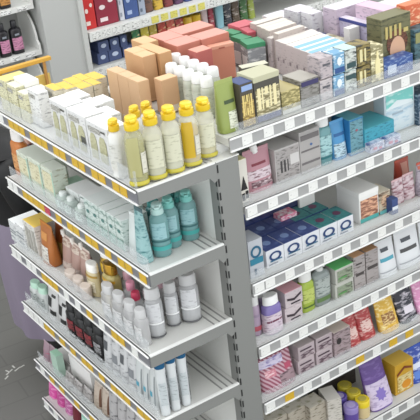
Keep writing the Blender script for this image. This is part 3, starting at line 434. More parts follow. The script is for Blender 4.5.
pouch('refill_pouch', 'dusty rose refill pouch with white spout on the second run shelf', 'refill pouch', (0.2209, 0.0875, 1.3003), 0.000, (0.1141, 0.055, 0.1546), '#b0808a|gloss .3', None, spout='#ecebe9|gloss .3', spx=-0.02, seal='#b88a92', bands=[('brand_line', '#7a2f3c', 0.62, 0.68, -28, 28), ('pale_label', '#cfc0c6|print #6a3a44 60 .05', 0.3, 0.52, -60, 60), ('dark_label', '#6a4a52|print #d8c8cc 60 .0', 0.12, 0.26, -40, 60)])
carton('grey_carton', 'grey carton with black bottle print beside the rose pouch', 'carton', (0.3367, 0.11, 1.3003), 0.000, (0.1086, 0.1, 0.1283), '#b5b1af', None, top='#cfccc9', front='#a39e9c|print #5a5656 60 .06', marks=[('bottle_print', '#3a3838', [(0.2, 0.3, 0.27, 0.65), (0.34, 0.3, 0.41, 0.65), (0.48, 0.3, 0.52, 0.65)]), ('pale_label', '#c9c6c4', [(0.6, 0.45, 0.95, 0.75)])])
carton('grey_carton', 'taller grey carton with layered bands left of the teal bottle', 'carton', (0.44, 0.115, 1.3003), 0.000, (0.093, 0.11, 0.1594), '#a9a5a3', None, top='#d2cfcc', marks=[('dark_bands', '#6e6a6a', [(0.06, 0.8, 0.94, 0.92), (0.06, 0.52, 0.94, 0.56), (0.06, 0.22, 0.94, 0.27)]), ('blue_dot', '#4a6a9a', [('o', 0.55, 0.66, 0.06, 0.03)])])
bottle('teal_bottle', 'clear teal bottle with white square cap on the second run shelf', 'bottle', (0.5168, 0.085, 1.3003), 0.000, (0.0616, 0.05, 0.1865), '#7fb0b4|clear .75|gloss .15', '#e8e8e6|gloss .25', None, style='square', capstyle='big', liquid=('#6fa9ae', 0.7), bands=[('label', '#9fc4c6|print #2f6068 60 .05', 0.2, 0.62, -55, 55), ('dark_line', '#2a7076', 0.14, 0.18, -60, 60)])
pouch('refill_pouch', 'bright blue refill pouch right of the teal bottle', 'refill pouch', (0.5848, 0.085, 1.3003), 0.000, (0.0675, 0.05, 0.1485), '#4a8fc0|gloss .3', None, seal='#5a9ccc', bands=[('dark_band', '#2a5f94', 0.6, 0.68, -40, 40), ('white_label', '#bcd4de|print #2a4a60 60 .02', 0.08, 0.42, -50, 50)])
carton('blue_carton', 'tall turquoise carton with deep blue left side on the second run shelf', 'carton', (0.6518, 0.1022, 1.3003), 0.000, (0.0659, 0.1, 0.1402), '#2f78ac', None, top='#6fb8c8', front='#6a98a4|print #34545c 60 .04', marks=[('red_mark', '#a05a6a', [('o', 0.5, 0.68, 0.09, 0.03)])])
carton('teal_carton', 'flat turquoise carton lying behind the patterned packs', 'carton', (0.7574, 0.1111, 1.3033), 0.000, (0.1465, 0.132, 0.0822), '#3f98ac|print #1f5f70 50 .05', None, top='#55b0bc')
carton('patterned_pack', 'left low white pack with blue and rose pattern before the flat turquoise carton', 'pack', (0.7189, 0.031, 1.3003), 0.000, (0.0695, 0.03, 0.0349), '#c9cede|print #5a6a9a 45 -.01', 'low patterned packs', marks=[('rose_mark', '#c08a9a', [(0.2, 0.3, 0.45, 0.6), (0.6, 0.2, 0.8, 0.45)])])
carton('patterned_pack', 'right low white pack with blue and rose pattern before the flat turquoise carton', 'pack', (0.7966, 0.031, 1.3003), 0.000, (0.076, 0.03, 0.0342), '#c9cede|print #5a6a9a 45 -.01', 'low patterned packs', marks=[('rose_mark', '#c08a9a', [(0.2, 0.3, 0.45, 0.6), (0.6, 0.2, 0.8, 0.45)])])
carton('picture_carton', 'tall white and aqua picture carton at the right of the second run shelf', 'carton', (0.912, 0.13, 1.3003), 0.000, (0.1543, 0.06, 0.1826), '#cfd9de', None, front='#d3dfe4|print #a7c4d4 25 .03', marks=[('aqua_picture', '#7fd0c8|print #d8f0ec 22 .0', [(0.05, 0.55, 0.95, 0.95)]), ('pale_wave', '#e4eef0', [('poly', [(0.05, 0.55), (0.4, 0.7), (0.9, 0.62), (0.95, 0.55)])]), ('grey_line', '#9fb0bc', [(0.25, 0.4, 0.6, 0.44)])])
carton('navy_carton', 'dark navy carton at the right edge of the second run shelf', 'carton', (1.0391, 0.12, 1.3003), 0.000, (0.0992, 0.08, 0.1262), '#2f4a60|print #9fb0bc 40 .06', None, marks=[('pale_base', '#a0a8b4', [(0.05, 0.05, 0.95, 0.45)])])
carton('soap_carton', 'left navy-topped soap carton in the front row of the third run shelf', 'carton', (0.2419, 0.1, 0.9957), 0.000, (0.0806, 0.1, 0.07), '#d4d6da', 'navy soap cartons stacked in rows', top='#3c4c82|print #5a6ca0 30 .06', marks=[('blue_logo', '#27406e', [('ring', 0.5, 0.58, 0.34, 0.26)]), ('teal_line', '#3f6f8a', [(0.2, 0.3, 0.85, 0.37)]), ('dark_line', '#4a5870', [(0.12, 0.14, 0.6, 0.2)])], disc='#7f95c0')
carton('soap_carton', 'second navy-topped soap carton in the front row of the third run shelf', 'carton', (0.3254, 0.1, 0.9957), 0.000, (0.0824, 0.1, 0.07), '#d4d6da', 'navy soap cartons stacked in rows', top='#3c4c82|print #5a6ca0 30 .06', marks=[('blue_logo', '#27406e', [('ring', 0.5, 0.58, 0.34, 0.26)]), ('teal_line', '#3f6f8a', [(0.2, 0.3, 0.85, 0.37)]), ('dark_line', '#4a5870', [(0.12, 0.14, 0.6, 0.2)])], disc='#7f95c0')
carton('soap_carton', 'third navy-topped soap carton in the front row of the third run shelf', 'carton', (0.4095, 0.1, 0.9957), 0.000, (0.0818, 0.1, 0.07), '#d4d6da', 'navy soap cartons stacked in rows', top='#3c4c82|print #5a6ca0 30 .06', marks=[('blue_logo', '#27406e', [('ring', 0.5, 0.58, 0.34, 0.26)]), ('teal_line', '#3f6f8a', [(0.2, 0.3, 0.85, 0.37)]), ('dark_line', '#4a5870', [(0.12, 0.14, 0.6, 0.2)])], disc='#7f95c0')
carton('soap_carton', 'fourth teal-topped soap carton in the front row of the third run shelf', 'carton', (0.4941, 0.1, 0.9957), 0.000, (0.0835, 0.1, 0.07), '#d4d6da', 'navy soap cartons stacked in rows', top='#3f8a88|print #2f5f70 40 .03', marks=[('blue_logo', '#27406e', [('ring', 0.5, 0.58, 0.34, 0.26)]), ('teal_line', '#3f6f8a', [(0.2, 0.3, 0.85, 0.37)]), ('dark_line', '#4a5870', [(0.12, 0.14, 0.6, 0.2)])], disc='#6a3a5a')
carton('soap_carton', 'right teal-topped soap carton in the front row of the third run shelf', 'carton', (0.5768, 0.1, 0.9957), 0.000, (0.0778, 0.1, 0.07), '#d4d6da', 'navy soap cartons stacked in rows', top='#3f8a88|print #2f5f70 40 .03', marks=[('blue_logo', '#27406e', [('ring', 0.5, 0.58, 0.34, 0.26)]), ('teal_line', '#3f6f8a', [(0.2, 0.3, 0.85, 0.37)]), ('dark_line', '#4a5870', [(0.12, 0.14, 0.6, 0.2)])], disc='#6a3a5a')
carton('soap_carton', 'left navy-topped soap carton in the middle row of the third run shelf', 'carton', (0.2139, 0.208, 0.9957), 0.000, (0.0806, 0.1, 0.07), '#36457c', 'navy soap cartons stacked in rows', top='#36457c|print #5a6ca0 30 .06', marks=[('blue_logo', '#27406e', [('ring', 0.5, 0.58, 0.34, 0.26)]), ('teal_line', '#3f6f8a', [(0.2, 0.3, 0.85, 0.37)]), ('dark_line', '#4a5870', [(0.12, 0.14, 0.6, 0.2)])], disc='#7f95c0')
carton('soap_carton', 'second navy-topped soap carton in the middle row of the third run shelf', 'carton', (0.2974, 0.208, 0.9957), 0.000, (0.0824, 0.1, 0.07), '#36457c', 'navy soap cartons stacked in rows', top='#36457c|print #5a6ca0 30 .06', marks=[('blue_logo', '#27406e', [('ring', 0.5, 0.58, 0.34, 0.26)]), ('teal_line', '#3f6f8a', [(0.2, 0.3, 0.85, 0.37)]), ('dark_line', '#4a5870', [(0.12, 0.14, 0.6, 0.2)])], disc='#7f95c0')
carton('soap_carton', 'third navy-topped soap carton in the middle row of the third run shelf', 'carton', (0.3815, 0.208, 0.9957), 0.000, (0.0818, 0.1, 0.07), '#36457c', 'navy soap cartons stacked in rows', top='#36457c|print #5a6ca0 30 .06', marks=[('blue_logo', '#27406e', [('ring', 0.5, 0.58, 0.34, 0.26)]), ('teal_line', '#3f6f8a', [(0.2, 0.3, 0.85, 0.37)]), ('dark_line', '#4a5870', [(0.12, 0.14, 0.6, 0.2)])], disc='#7f95c0')
carton('soap_carton', 'fourth teal-topped soap carton in the middle row of the third run shelf', 'carton', (0.4661, 0.208, 0.9957), 0.000, (0.0835, 0.1, 0.07), '#36457c', 'navy soap cartons stacked in rows', top='#3f8a88|print #2f5f70 40 .03', marks=[('blue_logo', '#27406e', [('ring', 0.5, 0.58, 0.34, 0.26)]), ('teal_line', '#3f6f8a', [(0.2, 0.3, 0.85, 0.37)]), ('dark_line', '#4a5870', [(0.12, 0.14, 0.6, 0.2)])], disc='#6a3a5a')
carton('soap_carton', 'right teal-topped soap carton in the middle row of the third run shelf', 'carton', (0.5488, 0.208, 0.9957), 0.000, (0.0778, 0.1, 0.07), '#36457c', 'navy soap cartons stacked in rows', top='#3f8a88|print #2f5f70 40 .03', marks=[('blue_logo', '#27406e', [('ring', 0.5, 0.58, 0.34, 0.26)]), ('teal_line', '#3f6f8a', [(0.2, 0.3, 0.85, 0.37)]), ('dark_line', '#4a5870', [(0.12, 0.14, 0.6, 0.2)])], disc='#6a3a5a')
carton('soap_carton', 'left navy-topped soap carton in the back row of the third run shelf', 'carton', (0.1859, 0.316, 0.9957), 0.000, (0.0806, 0.1, 0.07), '#3a4a88', 'navy soap cartons stacked in rows', top='#3a4a88|print #5a6ca0 30 .06', marks=[('blue_logo', '#27406e', [('ring', 0.5, 0.58, 0.34, 0.26)]), ('teal_line', '#3f6f8a', [(0.2, 0.3, 0.85, 0.37)]), ('dark_line', '#4a5870', [(0.12, 0.14, 0.6, 0.2)])], disc='#7f95c0')
carton('soap_carton', 'second navy-topped soap carton in the back row of the third run shelf', 'carton', (0.2694, 0.316, 0.9957), 0.000, (0.0824, 0.1, 0.07), '#3a4a88', 'navy soap cartons stacked in rows', top='#3a4a88|print #5a6ca0 30 .06', marks=[('blue_logo', '#27406e', [('ring', 0.5, 0.58, 0.34, 0.26)]), ('teal_line', '#3f6f8a', [(0.2, 0.3, 0.85, 0.37)]), ('dark_line', '#4a5870', [(0.12, 0.14, 0.6, 0.2)])], disc='#7f95c0')
carton('soap_carton', 'third navy-topped soap carton in the back row of the third run shelf', 'carton', (0.3535, 0.316, 0.9957), 0.000, (0.0818, 0.1, 0.07), '#3a4a88', 'navy soap cartons stacked in rows', top='#3a4a88|print #5a6ca0 30 .06', marks=[('blue_logo', '#27406e', [('ring', 0.5, 0.58, 0.34, 0.26)]), ('teal_line', '#3f6f8a', [(0.2, 0.3, 0.85, 0.37)]), ('dark_line', '#4a5870', [(0.12, 0.14, 0.6, 0.2)])], disc='#7f95c0')
carton('soap_carton', 'fourth teal-topped soap carton in the back row of the third run shelf', 'carton', (0.4381, 0.316, 0.9957), 0.000, (0.0835, 0.1, 0.07), '#3a4a88', 'navy soap cartons stacked in rows', top='#3a4a88|print #5a6ca0 30 .06', marks=[('blue_logo', '#27406e', [('ring', 0.5, 0.58, 0.34, 0.26)]), ('teal_line', '#3f6f8a', [(0.2, 0.3, 0.85, 0.37)]), ('dark_line', '#4a5870', [(0.12, 0.14, 0.6, 0.2)])], disc='#6a3a5a')
carton('soap_carton', 'right teal-topped soap carton in the back row of the third run shelf', 'carton', (0.5208, 0.316, 0.9957), 0.000, (0.0778, 0.1, 0.07), '#3a4a88', 'navy soap cartons stacked in rows', top='#3a4a88|print #5a6ca0 30 .06', marks=[('blue_logo', '#27406e', [('ring', 0.5, 0.58, 0.34, 0.26)]), ('teal_line', '#3f6f8a', [(0.2, 0.3, 0.85, 0.37)]), ('dark_line', '#4a5870', [(0.12, 0.14, 0.6, 0.2)])], disc='#6a3a5a')
carton('pink_label_pack', 'pink and white labelled small pack lying on the back row of soap cartons', 'pack', (0.4026, 0.325, 1.0682), 0.000, (0.075, 0.05, 0.02), '#e07a98|print #f2e6ea 60 .0', 'pink packs on the soap cartons')
carton('pink_label_pack', 'pink and white labelled small pack lying on the middle row of soap cartons', 'pack', (0.4214, 0.215, 1.0682), 0.000, (0.075, 0.05, 0.02), '#e07a98|print #f2e6ea 60 .0', 'pink packs on the soap cartons')
carton('white_card', 'white card box lying on the right end of the soap cartons', 'carton', (0.5419, 0.235, 1.0682), 0.000, (0.075, 0.012, 0.04), '#e2e2de', None)
carton('soap_carton', 'upright grey-white soap carton with teal ring against the post', 'carton', (0.145, 0.07, 0.9957), 0.000, (0.0626, 0.08, 0.1494), '#b4b8be', None, marks=[('teal_ring', '#245f7c', [('ring', 0.5, 0.68, 0.36, 0.16)]), ('teal_band', '#2f7a92', [(0.05, 0.36, 0.95, 0.52)]), ('grey_line', '#6a7a88', [(0.3, 0.08, 0.45, 0.24)])])
carton('white_carton', 'white lidded carton with baby photo front on the third run shelf', 'carton', (0.7141, 0.135, 0.9957), 0.000, (0.0981, 0.13, 0.1303), '#e6e6e3', None, lid=('#ecebe8', 0.02), marks=[('photo', '#8a5a48|print #e0b090 45 -.02', [(0.06, 0.14, 0.94, 0.74)]), ('teal_strip', '#4fa8a4', [(0.03, 0.02, 0.97, 0.15)])])
carton('photo_carton', 'cream carton with printed child photos and teal foot', 'carton', (0.7973, 0.1116, 0.9957), 0.000, (0.0579, 0.08, 0.0925), '#c9bca4|print #5a4232 40 -.01', None, top='#d8cfbc', marks=[('photo', '#d3b394|print #6a4a38 50 .0', [('o', 0.5, 0.6, 0.36, 0.28)]), ('teal_foot', '#6ab4b4', [(0.02, 0.02, 0.98, 0.18)])])
carton('navy_carton', 'small navy and white carton right of the child photo carton', 'carton', (0.819, 0.0549, 0.9957), 0.000, (0.0317, 0.0328, 0.0648), '#3a4c7c', None, marks=[('white_band', '#dfe4ea', [(0.04, 0.3, 0.96, 0.52)])])
pouch('floral_pouch', 'left white and pink floral pouch on the third run shelf', 'pouch', (0.8973, 0.11, 0.9957), 0.000, (0.0595, 0.04, 0.1011), '#cdbcc0|print #8a5a64 40 .0', 'floral pouches', seal='#d3b0b2')
pouch('floral_pouch', 'right white and pink floral pouch on the third run shelf', 'pouch', (0.9565, 0.11, 0.9957), 0.000, (0.0603, 0.04, 0.1066), '#cdbcc0|print #8a5a64 40 .0', 'floral pouches', seal='#d3b0b2')
pouch('red_pouch', 'slim salmon red pouch behind the floral pouches', 'pouch', (1.0275, 0.22, 0.9957), 0.000, (0.0785, 0.04, 0.1119), '#b8503f|gloss .3', None, seal='#c8604c', bands=[('pale_panel', '#d89a88', 0.2, 0.85, -10, 35)])
pouch('grey_pouch', 'grey-lilac pouch with red shoulder at the right edge of third run shelf', 'pouch', (1.0398, 0.095, 0.9957), 0.000, (0.1056, 0.05, 0.1415), '#a9a0aa|print #6a606c 40 .05', None, seal='#c05a48', bands=[('red_band', '#b8604e', 0.8, 0.9, -60, 60)])
bottle('lilac_bottle', 'slim lilac bottle with white cap nearest the post', 'bottle', (0.1478, 0.08, 0.729), 0.000, (0.0419, 0.04, 0.1646), '#b7a3b8|gloss .25', '#ebebe9|gloss .25', None, style='round', capstyle='big', bands=[('red_label', '#b85a68', 0.14, 0.26, -50, 50), ('grey_label', '#a08fa6', 0.5, 0.56, -50, 50)])
bottle('purple_bottle', 'purple-shouldered bottle with white cap in front on the fourth run shelf', 'bottle', (0.2052, 0.055, 0.729), 0.000, (0.075, 0.05, 0.1564), '#7f72ac|gloss .25', '#f0f0ee|gloss .25', None, style='square', capstyle='big', bands=[('pale_label', '#d0c2cc|print #8a6a88 60 .08', 0.02, 0.55, -100, 100), ('dark_line', '#6a2f48', 0.34, 0.39, -60, 60)])
bottle('lilac_bottle', 'white-capped bottle half hidden behind the purple-shouldered bottle', 'bottle', (0.2127, 0.1225, 0.729), 0.000, (0.0474, 0.045, 0.1532), '#a898b4|gloss .25', '#ebebe9|gloss .25', None, style='round', capstyle='big')
carton('pink_top_carton', 'lower grey-pink carton with black script of the pink-topped stack', 'carton', (0.3051, 0.1, 0.729), 0.000, (0.082, 0.1, 0.065), '#c6babd|print #9a8e92 60 .1', 'pink-topped stack', top='#b0a0a4', marks=[('black_script', '#3a2f36', [('poly', [(0.1, 0.62), (0.5, 0.5), (0.9, 0.75), (0.9, 0.6), (0.5, 0.36), (0.1, 0.48)]), (0.3, 0.15, 0.85, 0.24)])])
carton('pink_top_carton', 'upper grey-pink carton with black script of the pink-topped stack', 'carton', (0.3108, 0.1, 0.796), 0.000, (0.0814, 0.1, 0.065), '#c6babd|print #9a8e92 60 .1', 'pink-topped stack', top='#eab2bc', marks=[('black_script', '#3a2f36', [('poly', [(0.1, 0.62), (0.5, 0.5), (0.9, 0.75), (0.9, 0.6), (0.5, 0.36), (0.1, 0.48)]), (0.3, 0.15, 0.85, 0.24)])])
bottle('green_bottle', 'yellow-green bottle with white cap beside the pink-topped stack', 'bottle', (0.3912, 0.0825, 0.729), 0.000, (0.0641, 0.045, 0.1648), '#a3b84a|gloss .25', '#e8e8e4|gloss .25', None, style='square', capstyle='big', bands=[('dark_line', '#4f6a2a', 0.12, 0.16, -50, 50), ('pale_label', '#b8c46a|print #6a7a2a 60 .08', 0.25, 0.6, -50, 50)])
bottle('clear_bottle', 'grey translucent bottle with white pump between green bottle and green-topped stack', 'bottle', (0.4634, 0.085, 0.729), 0.000, (0.0803, 0.05, 0.1788), '#9fa8a6|clear .8|gloss .15', '#dcdedc|gloss .25', None, style='square', capstyle='pump', liquid=('#8f9a96', 0.65), bands=[('label', '#a8b0ac|print #5a6460 60 .06', 0.25, 0.66, -50, 50), ('green_label', '#5f7a4a', 0.1, 0.2, -45, 45)])
carton('green_top_carton', 'lower grey-green carton of the bright green-topped stack', 'carton', (0.5562, 0.1, 0.729), 0.000, (0.0922, 0.1, 0.065), '#bcbcb4', 'green-topped stack', top='#b0b0a8', marks=[('print_panel', '#8f9a84|print #4a4f40 55 .0', [(0.1, 0.1, 0.92, 0.85)]), ('green_line', '#5a9a54', [(0.15, 0.3, 0.6, 0.4)])])
carton('green_top_carton', 'upper grey-green carton of the bright green-topped stack', 'carton', (0.5602, 0.1, 0.796), 0.000, (0.0916, 0.1, 0.065), '#bcbcb4', 'green-topped stack', top='#6fce7c', marks=[('print_panel', '#8f9a84|print #4a4f40 55 .0', [(0.1, 0.1, 0.92, 0.85)]), ('green_line', '#5a9a54', [(0.15, 0.3, 0.6, 0.4)])])
carton('orange_top_carton', 'grey carton with orange top right of the green-topped stack', 'carton', (0.6362, 0.1, 0.729), 0.000, (0.0574, 0.1, 0.1485), '#a39c9a|print #5a5250 55 .08', None, top='#dfae86', marks=[('script', '#4a4442', [(0.15, 0.42, 0.85, 0.5), (0.2, 0.75, 0.7, 0.79)])])
carton('brown_top_carton', 'grey carton with brown top next to the white pouches', 'carton', (0.702, 0.1, 0.729), 0.000, (0.0636, 0.1, 0.1491), '#a19a98|print #5a5250 55 .08', None, top='#b98f6a', marks=[('script', '#4a4442', [(0.1, 0.46, 0.9, 0.55)])])
pouch('white_pouch', 'white pouch with teal word line beside the brown-topped carton', 'pouch', (0.7892, 0.065, 0.729), 0.000, (0.0973, 0.05, 0.15), '#d6d8da|gloss .3', 'white pouches', bands=[('round_logo', '#4a4f55', 0.7, 0.8, -30, 10), ('word_line', '#4f9cae', 0.44, 0.54, -45, 35), ('fine_line', '#a0a4a8', 0.14, 0.17, -60, 60)], lean=0.12)
pouch('white_pouch', 'white pouch with dark word line left of the rightmost pouch', 'pouch', (0.9071, 0.065, 0.729), 0.000, (0.1277, 0.05, 0.1539), '#d6d8da|gloss .3', 'white pouches', bands=[('round_logo', '#4a4f55', 0.7, 0.8, -30, 10), ('word_line', '#4a4a4a', 0.44, 0.54, -45, 35), ('fine_line', '#a0a4a8', 0.14, 0.17, -60, 60)], lean=0.12)
pouch('white_pouch', 'white pouch at the right edge of the fourth run shelf', 'pouch', (1.0366, 0.065, 0.729), 0.000, (0.12, 0.05, 0.1503), '#d6d8da|gloss .3', 'white pouches', bands=[('round_logo', '#4a4f55', 0.7, 0.8, -30, 10), ('word_line', '#3a3a3a', 0.44, 0.54, -45, 35), ('fine_line', '#a0a4a8', 0.14, 0.17, -60, 60)], lean=0.12)
pouch('burgundy_pouch', 'burgundy striped pouch with lilac crown-shaped label against the post', 'pouch', (0.2097, 0.06, 0.4775), 0.000, (0.1601, 0.06, 0.1385), '#8a3a52|stripe #c9a9b4 22', None, seal='#6a2f48', bands=[('crown_label', '#d3cbe0|print #6a5aa8 40 .02', 0.7, 0.9, -75, 20), ('rose_flower', '#c87a8a|print #e8c8cc 60 .0', 0.42, 0.62, -45, -5), ('pink_square', '#b04a64', 0.46, 0.62, 20, 50), ('grey_panel', '#9a8288|print #4a343c 40 .05', 0.05, 0.4, 0, 70)], lean=0.15)
carton('mauve_carton', 'lower mauve-grey carton of the left stack on the fifth run shelf', 'carton', (0.3462, 0.1, 0.4775), 0.000, (0.0804, 0.1, 0.06), '#b8aaae', 'mauve cartons', top='#c8bcbc', marks=[('dark_print', '#5a4650|print #bfb0b4 45 -.02', [(0.08, 0.12, 0.92, 0.5)]), ('dark_line', '#4a3a42', [(0.1, 0.68, 0.8, 0.78)])])
carton('mauve_carton', 'upper mauve-grey carton of the left stack on the fifth run shelf', 'carton', (0.351, 0.1, 0.5395), 0.000, (0.0799, 0.1, 0.06), '#b8aaae', 'mauve cartons', top='#c8bcbc', marks=[('dark_print', '#5a4650|print #bfb0b4 45 -.02', [(0.08, 0.12, 0.92, 0.5)]), ('dark_line', '#4a3a42', [(0.1, 0.68, 0.8, 0.78)])])
carton('mauve_carton', 'lower mauve-grey carton of the right stack on the fifth run shelf', 'carton', (0.4375, 0.1, 0.4775), 0.000, (0.0821, 0.1, 0.06), '#b8aaae', 'mauve cartons', top='#c8bcbc', marks=[('dark_print', '#5a4650|print #bfb0b4 45 -.02', [(0.08, 0.12, 0.92, 0.5)]), ('dark_line', '#4a3a42', [(0.1, 0.68, 0.8, 0.78)])])
carton('mauve_carton', 'upper mauve-grey carton of the right stack on the fifth run shelf', 'carton', (0.4405, 0.1, 0.5395), 0.000, (0.0816, 0.1, 0.06), '#b8aaae', 'mauve cartons', top='#c8bcbc', marks=[('dark_print', '#5a4650|print #bfb0b4 45 -.02', [(0.08, 0.12, 0.92, 0.5)]), ('dark_line', '#4a3a42', [(0.1, 0.68, 0.8, 0.78)])])
carton('cream_top_carton', 'mauve carton with broad cream top left of the red pouches', 'carton', (0.5235, 0.1, 0.4775), 0.000, (0.0837, 0.12, 0.1173), '#a08f92|print #5a4a4c 50 .03', None, top='#dcd0c4', marks=[('black_spot', '#2f2a2a', [('o', 0.28, 0.62, 0.14, 0.12)])])
pouch('red_pouch', 'left red pouch with pale streaks on the fifth run shelf', 'pouch', (0.6027, 0.08, 0.4775), 0.000, (0.0747, 0.06, 0.1501), '#a83a3c|print #d8a8a0 45 .05', 'red pouches', seal='#cf8f92', bands=[('pink_top', '#d08a94', 0.8, 0.92, -70, 70), ('pale_streak', '#dcc0b8|print #a83a3c 60 .0', 0.2, 0.5, -40, 30)], lean=0.25)
pouch('red_pouch', 'right red pouch with pale streaks on the fifth run shelf', 'pouch', (0.6797, 0.08, 0.4775), 0.000, (0.0813, 0.06, 0.1557), '#a83a3c|print #d8a8a0 45 .05', 'red pouches', seal='#cf8f92', bands=[('pink_top', '#d08a94', 0.8, 0.92, -70, 70), ('pale_streak', '#dcc0b8|print #a83a3c 60 .0', 0.2, 0.5, -40, 30)], lean=0.25)
pouch('yellow_pouch', 'golden yellow pouch with pale lettering right of the red pouches', 'pouch', (0.7823, 0.055, 0.4775), 0.000, (0.0998, 0.05, 0.1521), '#d6ab3c|print #f0e2a8 45 .05', None, seal='#e3c66a', bands=[('brown_mark', '#8a5a2a|print #e8d090 60 .0', 0.2, 0.5, -40, 30)], lean=0.3)
pouch('black_white_pouch', 'black pouch with white flower shapes on the fifth run shelf', 'pouch', (0.886, 0.055, 0.4775), 0.000, (0.0964, 0.05, 0.1456), '#2b2b36|print #d5cfd8 30 .02', None, seal='#23232c', bands=[('white_flower', '#d8d2da', 0.25, 0.45, -20, 35)], lean=0.3)
pouch('pink_pouch', 'pink pouch at the right edge of the fifth run shelf', 'pouch', (0.9952, 0.055, 0.4775), 0.000, (0.1104, 0.05, 0.1521), '#d68fb8|print #f0cfe0 40 .05', None, seal='#dd9cc0', lean=0.3)
carton('cream_carton', 'left cream carton with olive print on the base run shelf', 'carton', (0.2358, 0.154, 0.1271), 0.000, (0.0905, 0.073, 0.1434), '#b5ad9e|print #6a6050 50 .05', 'cream cartons on the base shelf', top='#cfc9bc|print #8a8458 35 .05')
carton('cream_carton', 'middle cream carton with olive print on the base run shelf', 'carton', (0.3245, 0.145, 0.1271), 0.000, (0.0864, 0.071, 0.1434), '#b5ad9e|print #6a6050 50 .05', 'cream cartons on the base shelf', top='#cfc9bc|print #8a8458 35 .05')
carton('cream_carton', 'right cream carton with olive print on the base run shelf', 'carton', (0.408, 0.1154, 0.1271), 0.000, (0.0821, 0.076, 0.1434), '#b5ad9e|print #6a6050 50 .05', 'cream cartons on the base shelf', top='#cfc9bc|print #8a8458 35 .05')
carton('cream_carton', 'long white carton right of the cream cartons on the base shelf', 'carton', (0.4874, 0.0964, 0.1271), -0.296, (0.0617, 0.0937, 0.1484), '#c9c4bb|print #8a8478 50 .05', None, top='#dcd8d0')
carton('dark_carton', 'dark brown-grey carton added to stand for the shade behind the jars', 'carton', (0.6428, 0.3, 0.1271), 0.000, (0.2156, 0.12, 0.16), '#57524d|print #3a3632 30 .04', None, top='#6a645e')  # added carton, its dark colour stands in for shade under the shelf above
jarpot('lidded_jar', 'yellow-lidded purple jar at the back left of the jar group', 'jar', (0.6271, 0.169, 0.1271), 0.000, (0.062, 0.062, 0.085), '#5a4690|gloss .3', '#c9b83a|gloss .35', 'purple jars with coloured lids', disc='#b8ab48')
jarpot('lidded_jar', 'yellow-lidded purple jar in the middle of the jar group', 'jar', (0.6227, 0.108, 0.1271), 0.000, (0.062, 0.062, 0.085), '#5a4690|gloss .3', '#d3c03a|gloss .35', 'purple jars with coloured lids', disc='#b8ab48')
jarpot('lidded_jar', 'purple-lidded jar left of the other jars', 'jar', (0.5615, 0.125, 0.1271), 0.000, (0.062, 0.062, 0.085), '#5a4690|gloss .3', '#5a4a9a|gloss .35', 'purple jars with coloured lids', disc='#a89cc8')
jarpot('lidded_jar', 'lilac-lidded purple jar in the front', 'jar', (0.5539, 0.047, 0.1271), 0.000, (0.062, 0.062, 0.085), '#5a4690|gloss .3', '#8f80b8|gloss .35', 'purple jars with coloured lids', disc='#a89cc8')
jarpot('lidded_jar', 'bright yellow-lidded jar beside the purple star pouch', 'jar', (0.6162, 0.047, 0.1271), 0.000, (0.062, 0.062, 0.085), '#cdb98a|gloss .3', '#e0c82c|gloss .35', 'purple jars with coloured lids', disc='#b8ab48')
pouch('purple_pouch', 'purple pouch with lilac star emblem on the base run shelf', 'pouch', (0.7162, 0.05, 0.1271), 0.000, (0.1244, 0.06, 0.2293), '#5f4486|print #7a62a0 30 .05', None, seal='#4a3470', bands=[('pale_foot', '#c9bcd4|print #9a8aae 40 .05', 0.03, 0.5, -70, 70)], lean=0.3, star=('#7f6cb4', 0.27, 0.03))
carton('gold_carton', 'golden carton with orange emblem beside the purple star pouch', 'carton', (0.8571, 0.09, 0.1271), 0.000, (0.1045, 0.08, 0.1496), '#c4982a', None, top='#d6b04a', marks=[('pale_panel', '#d8c890|print #a8842a 50 .0', [(0.12, 0.06, 0.9, 0.6)]), ('orange_emblem', '#d08a1e', [('o', 0.6, 0.25, 0.25, 0.14)]), ('brown_arc', '#7a3a1e', [('poly', [(0.1, 0.62), (0.5, 0.8), (0.9, 0.7), (0.9, 0.76), (0.5, 0.88), (0.1, 0.7)])])])
pouch('blue_pouch', 'royal blue pouch with white marks at the right edge of base shelf', 'pouch', (0.9665, 0.08, 0.1271), 0.000, (0.1138, 0.06, 0.1515), '#2f4aa4|print #cfd8ec 35 .06', None, seal='#3a58b4', bands=[('blue_emblem', '#5a80cc', 0.12, 0.34, -35, 30), ('white_marks', '#d8deec', 0.42, 0.56, -40, 40)], lean=0.2)
carton('red_carton', 'red carton behind the royal blue pouch', 'carton', (1.007, 0.1345, 0.1271), 0.000, (0.0662, 0.042, 0.1084), '#b83a34', None, top='#c8504a')
bottle('orange_refill', 'orange refill bottle with white cap at the left end of the second shelf', 'bottle', (-0.235, 1.0927, 1.1957), -1.571, (0.0969, 0.05, 0.193), '#c87a3c|gloss .3', '#e6e2de|gloss .3', None, style='square', capstyle='big', bands=[('label', '#d9a066|print #8a4a20 60 .05', 0.15, 0.5, -50, 50)])
bottle('maroon_refill', 'dark maroon refill bottle behind the orange one', 'bottle', (-0.1575, 1.195, 1.1957), -1.571, (0.0787, 0.045, 0.1174), '#4a1a1e|gloss .3', '#d8b0a0|gloss .3', None, style='square', capstyle='big')
carton('pale_green_carton', 'left pale green carton with cream top on the second end shelf', 'carton', (-0.22, 0.98, 1.1957), -1.571, (0.1026, 0.11, 0.1351), '#d2d9ca|print #a09c80 55 .08', 'pale green cartons in a row', top='#e6ecdf', marks=[('cream_panel', '#d8d3b4|print #a59a70 70 .05', [(0.1, 0.35, 0.9, 0.88)]), ('green_edge', '#b5d4c2', [(0.9, 0.05, 0.98, 0.95)])])
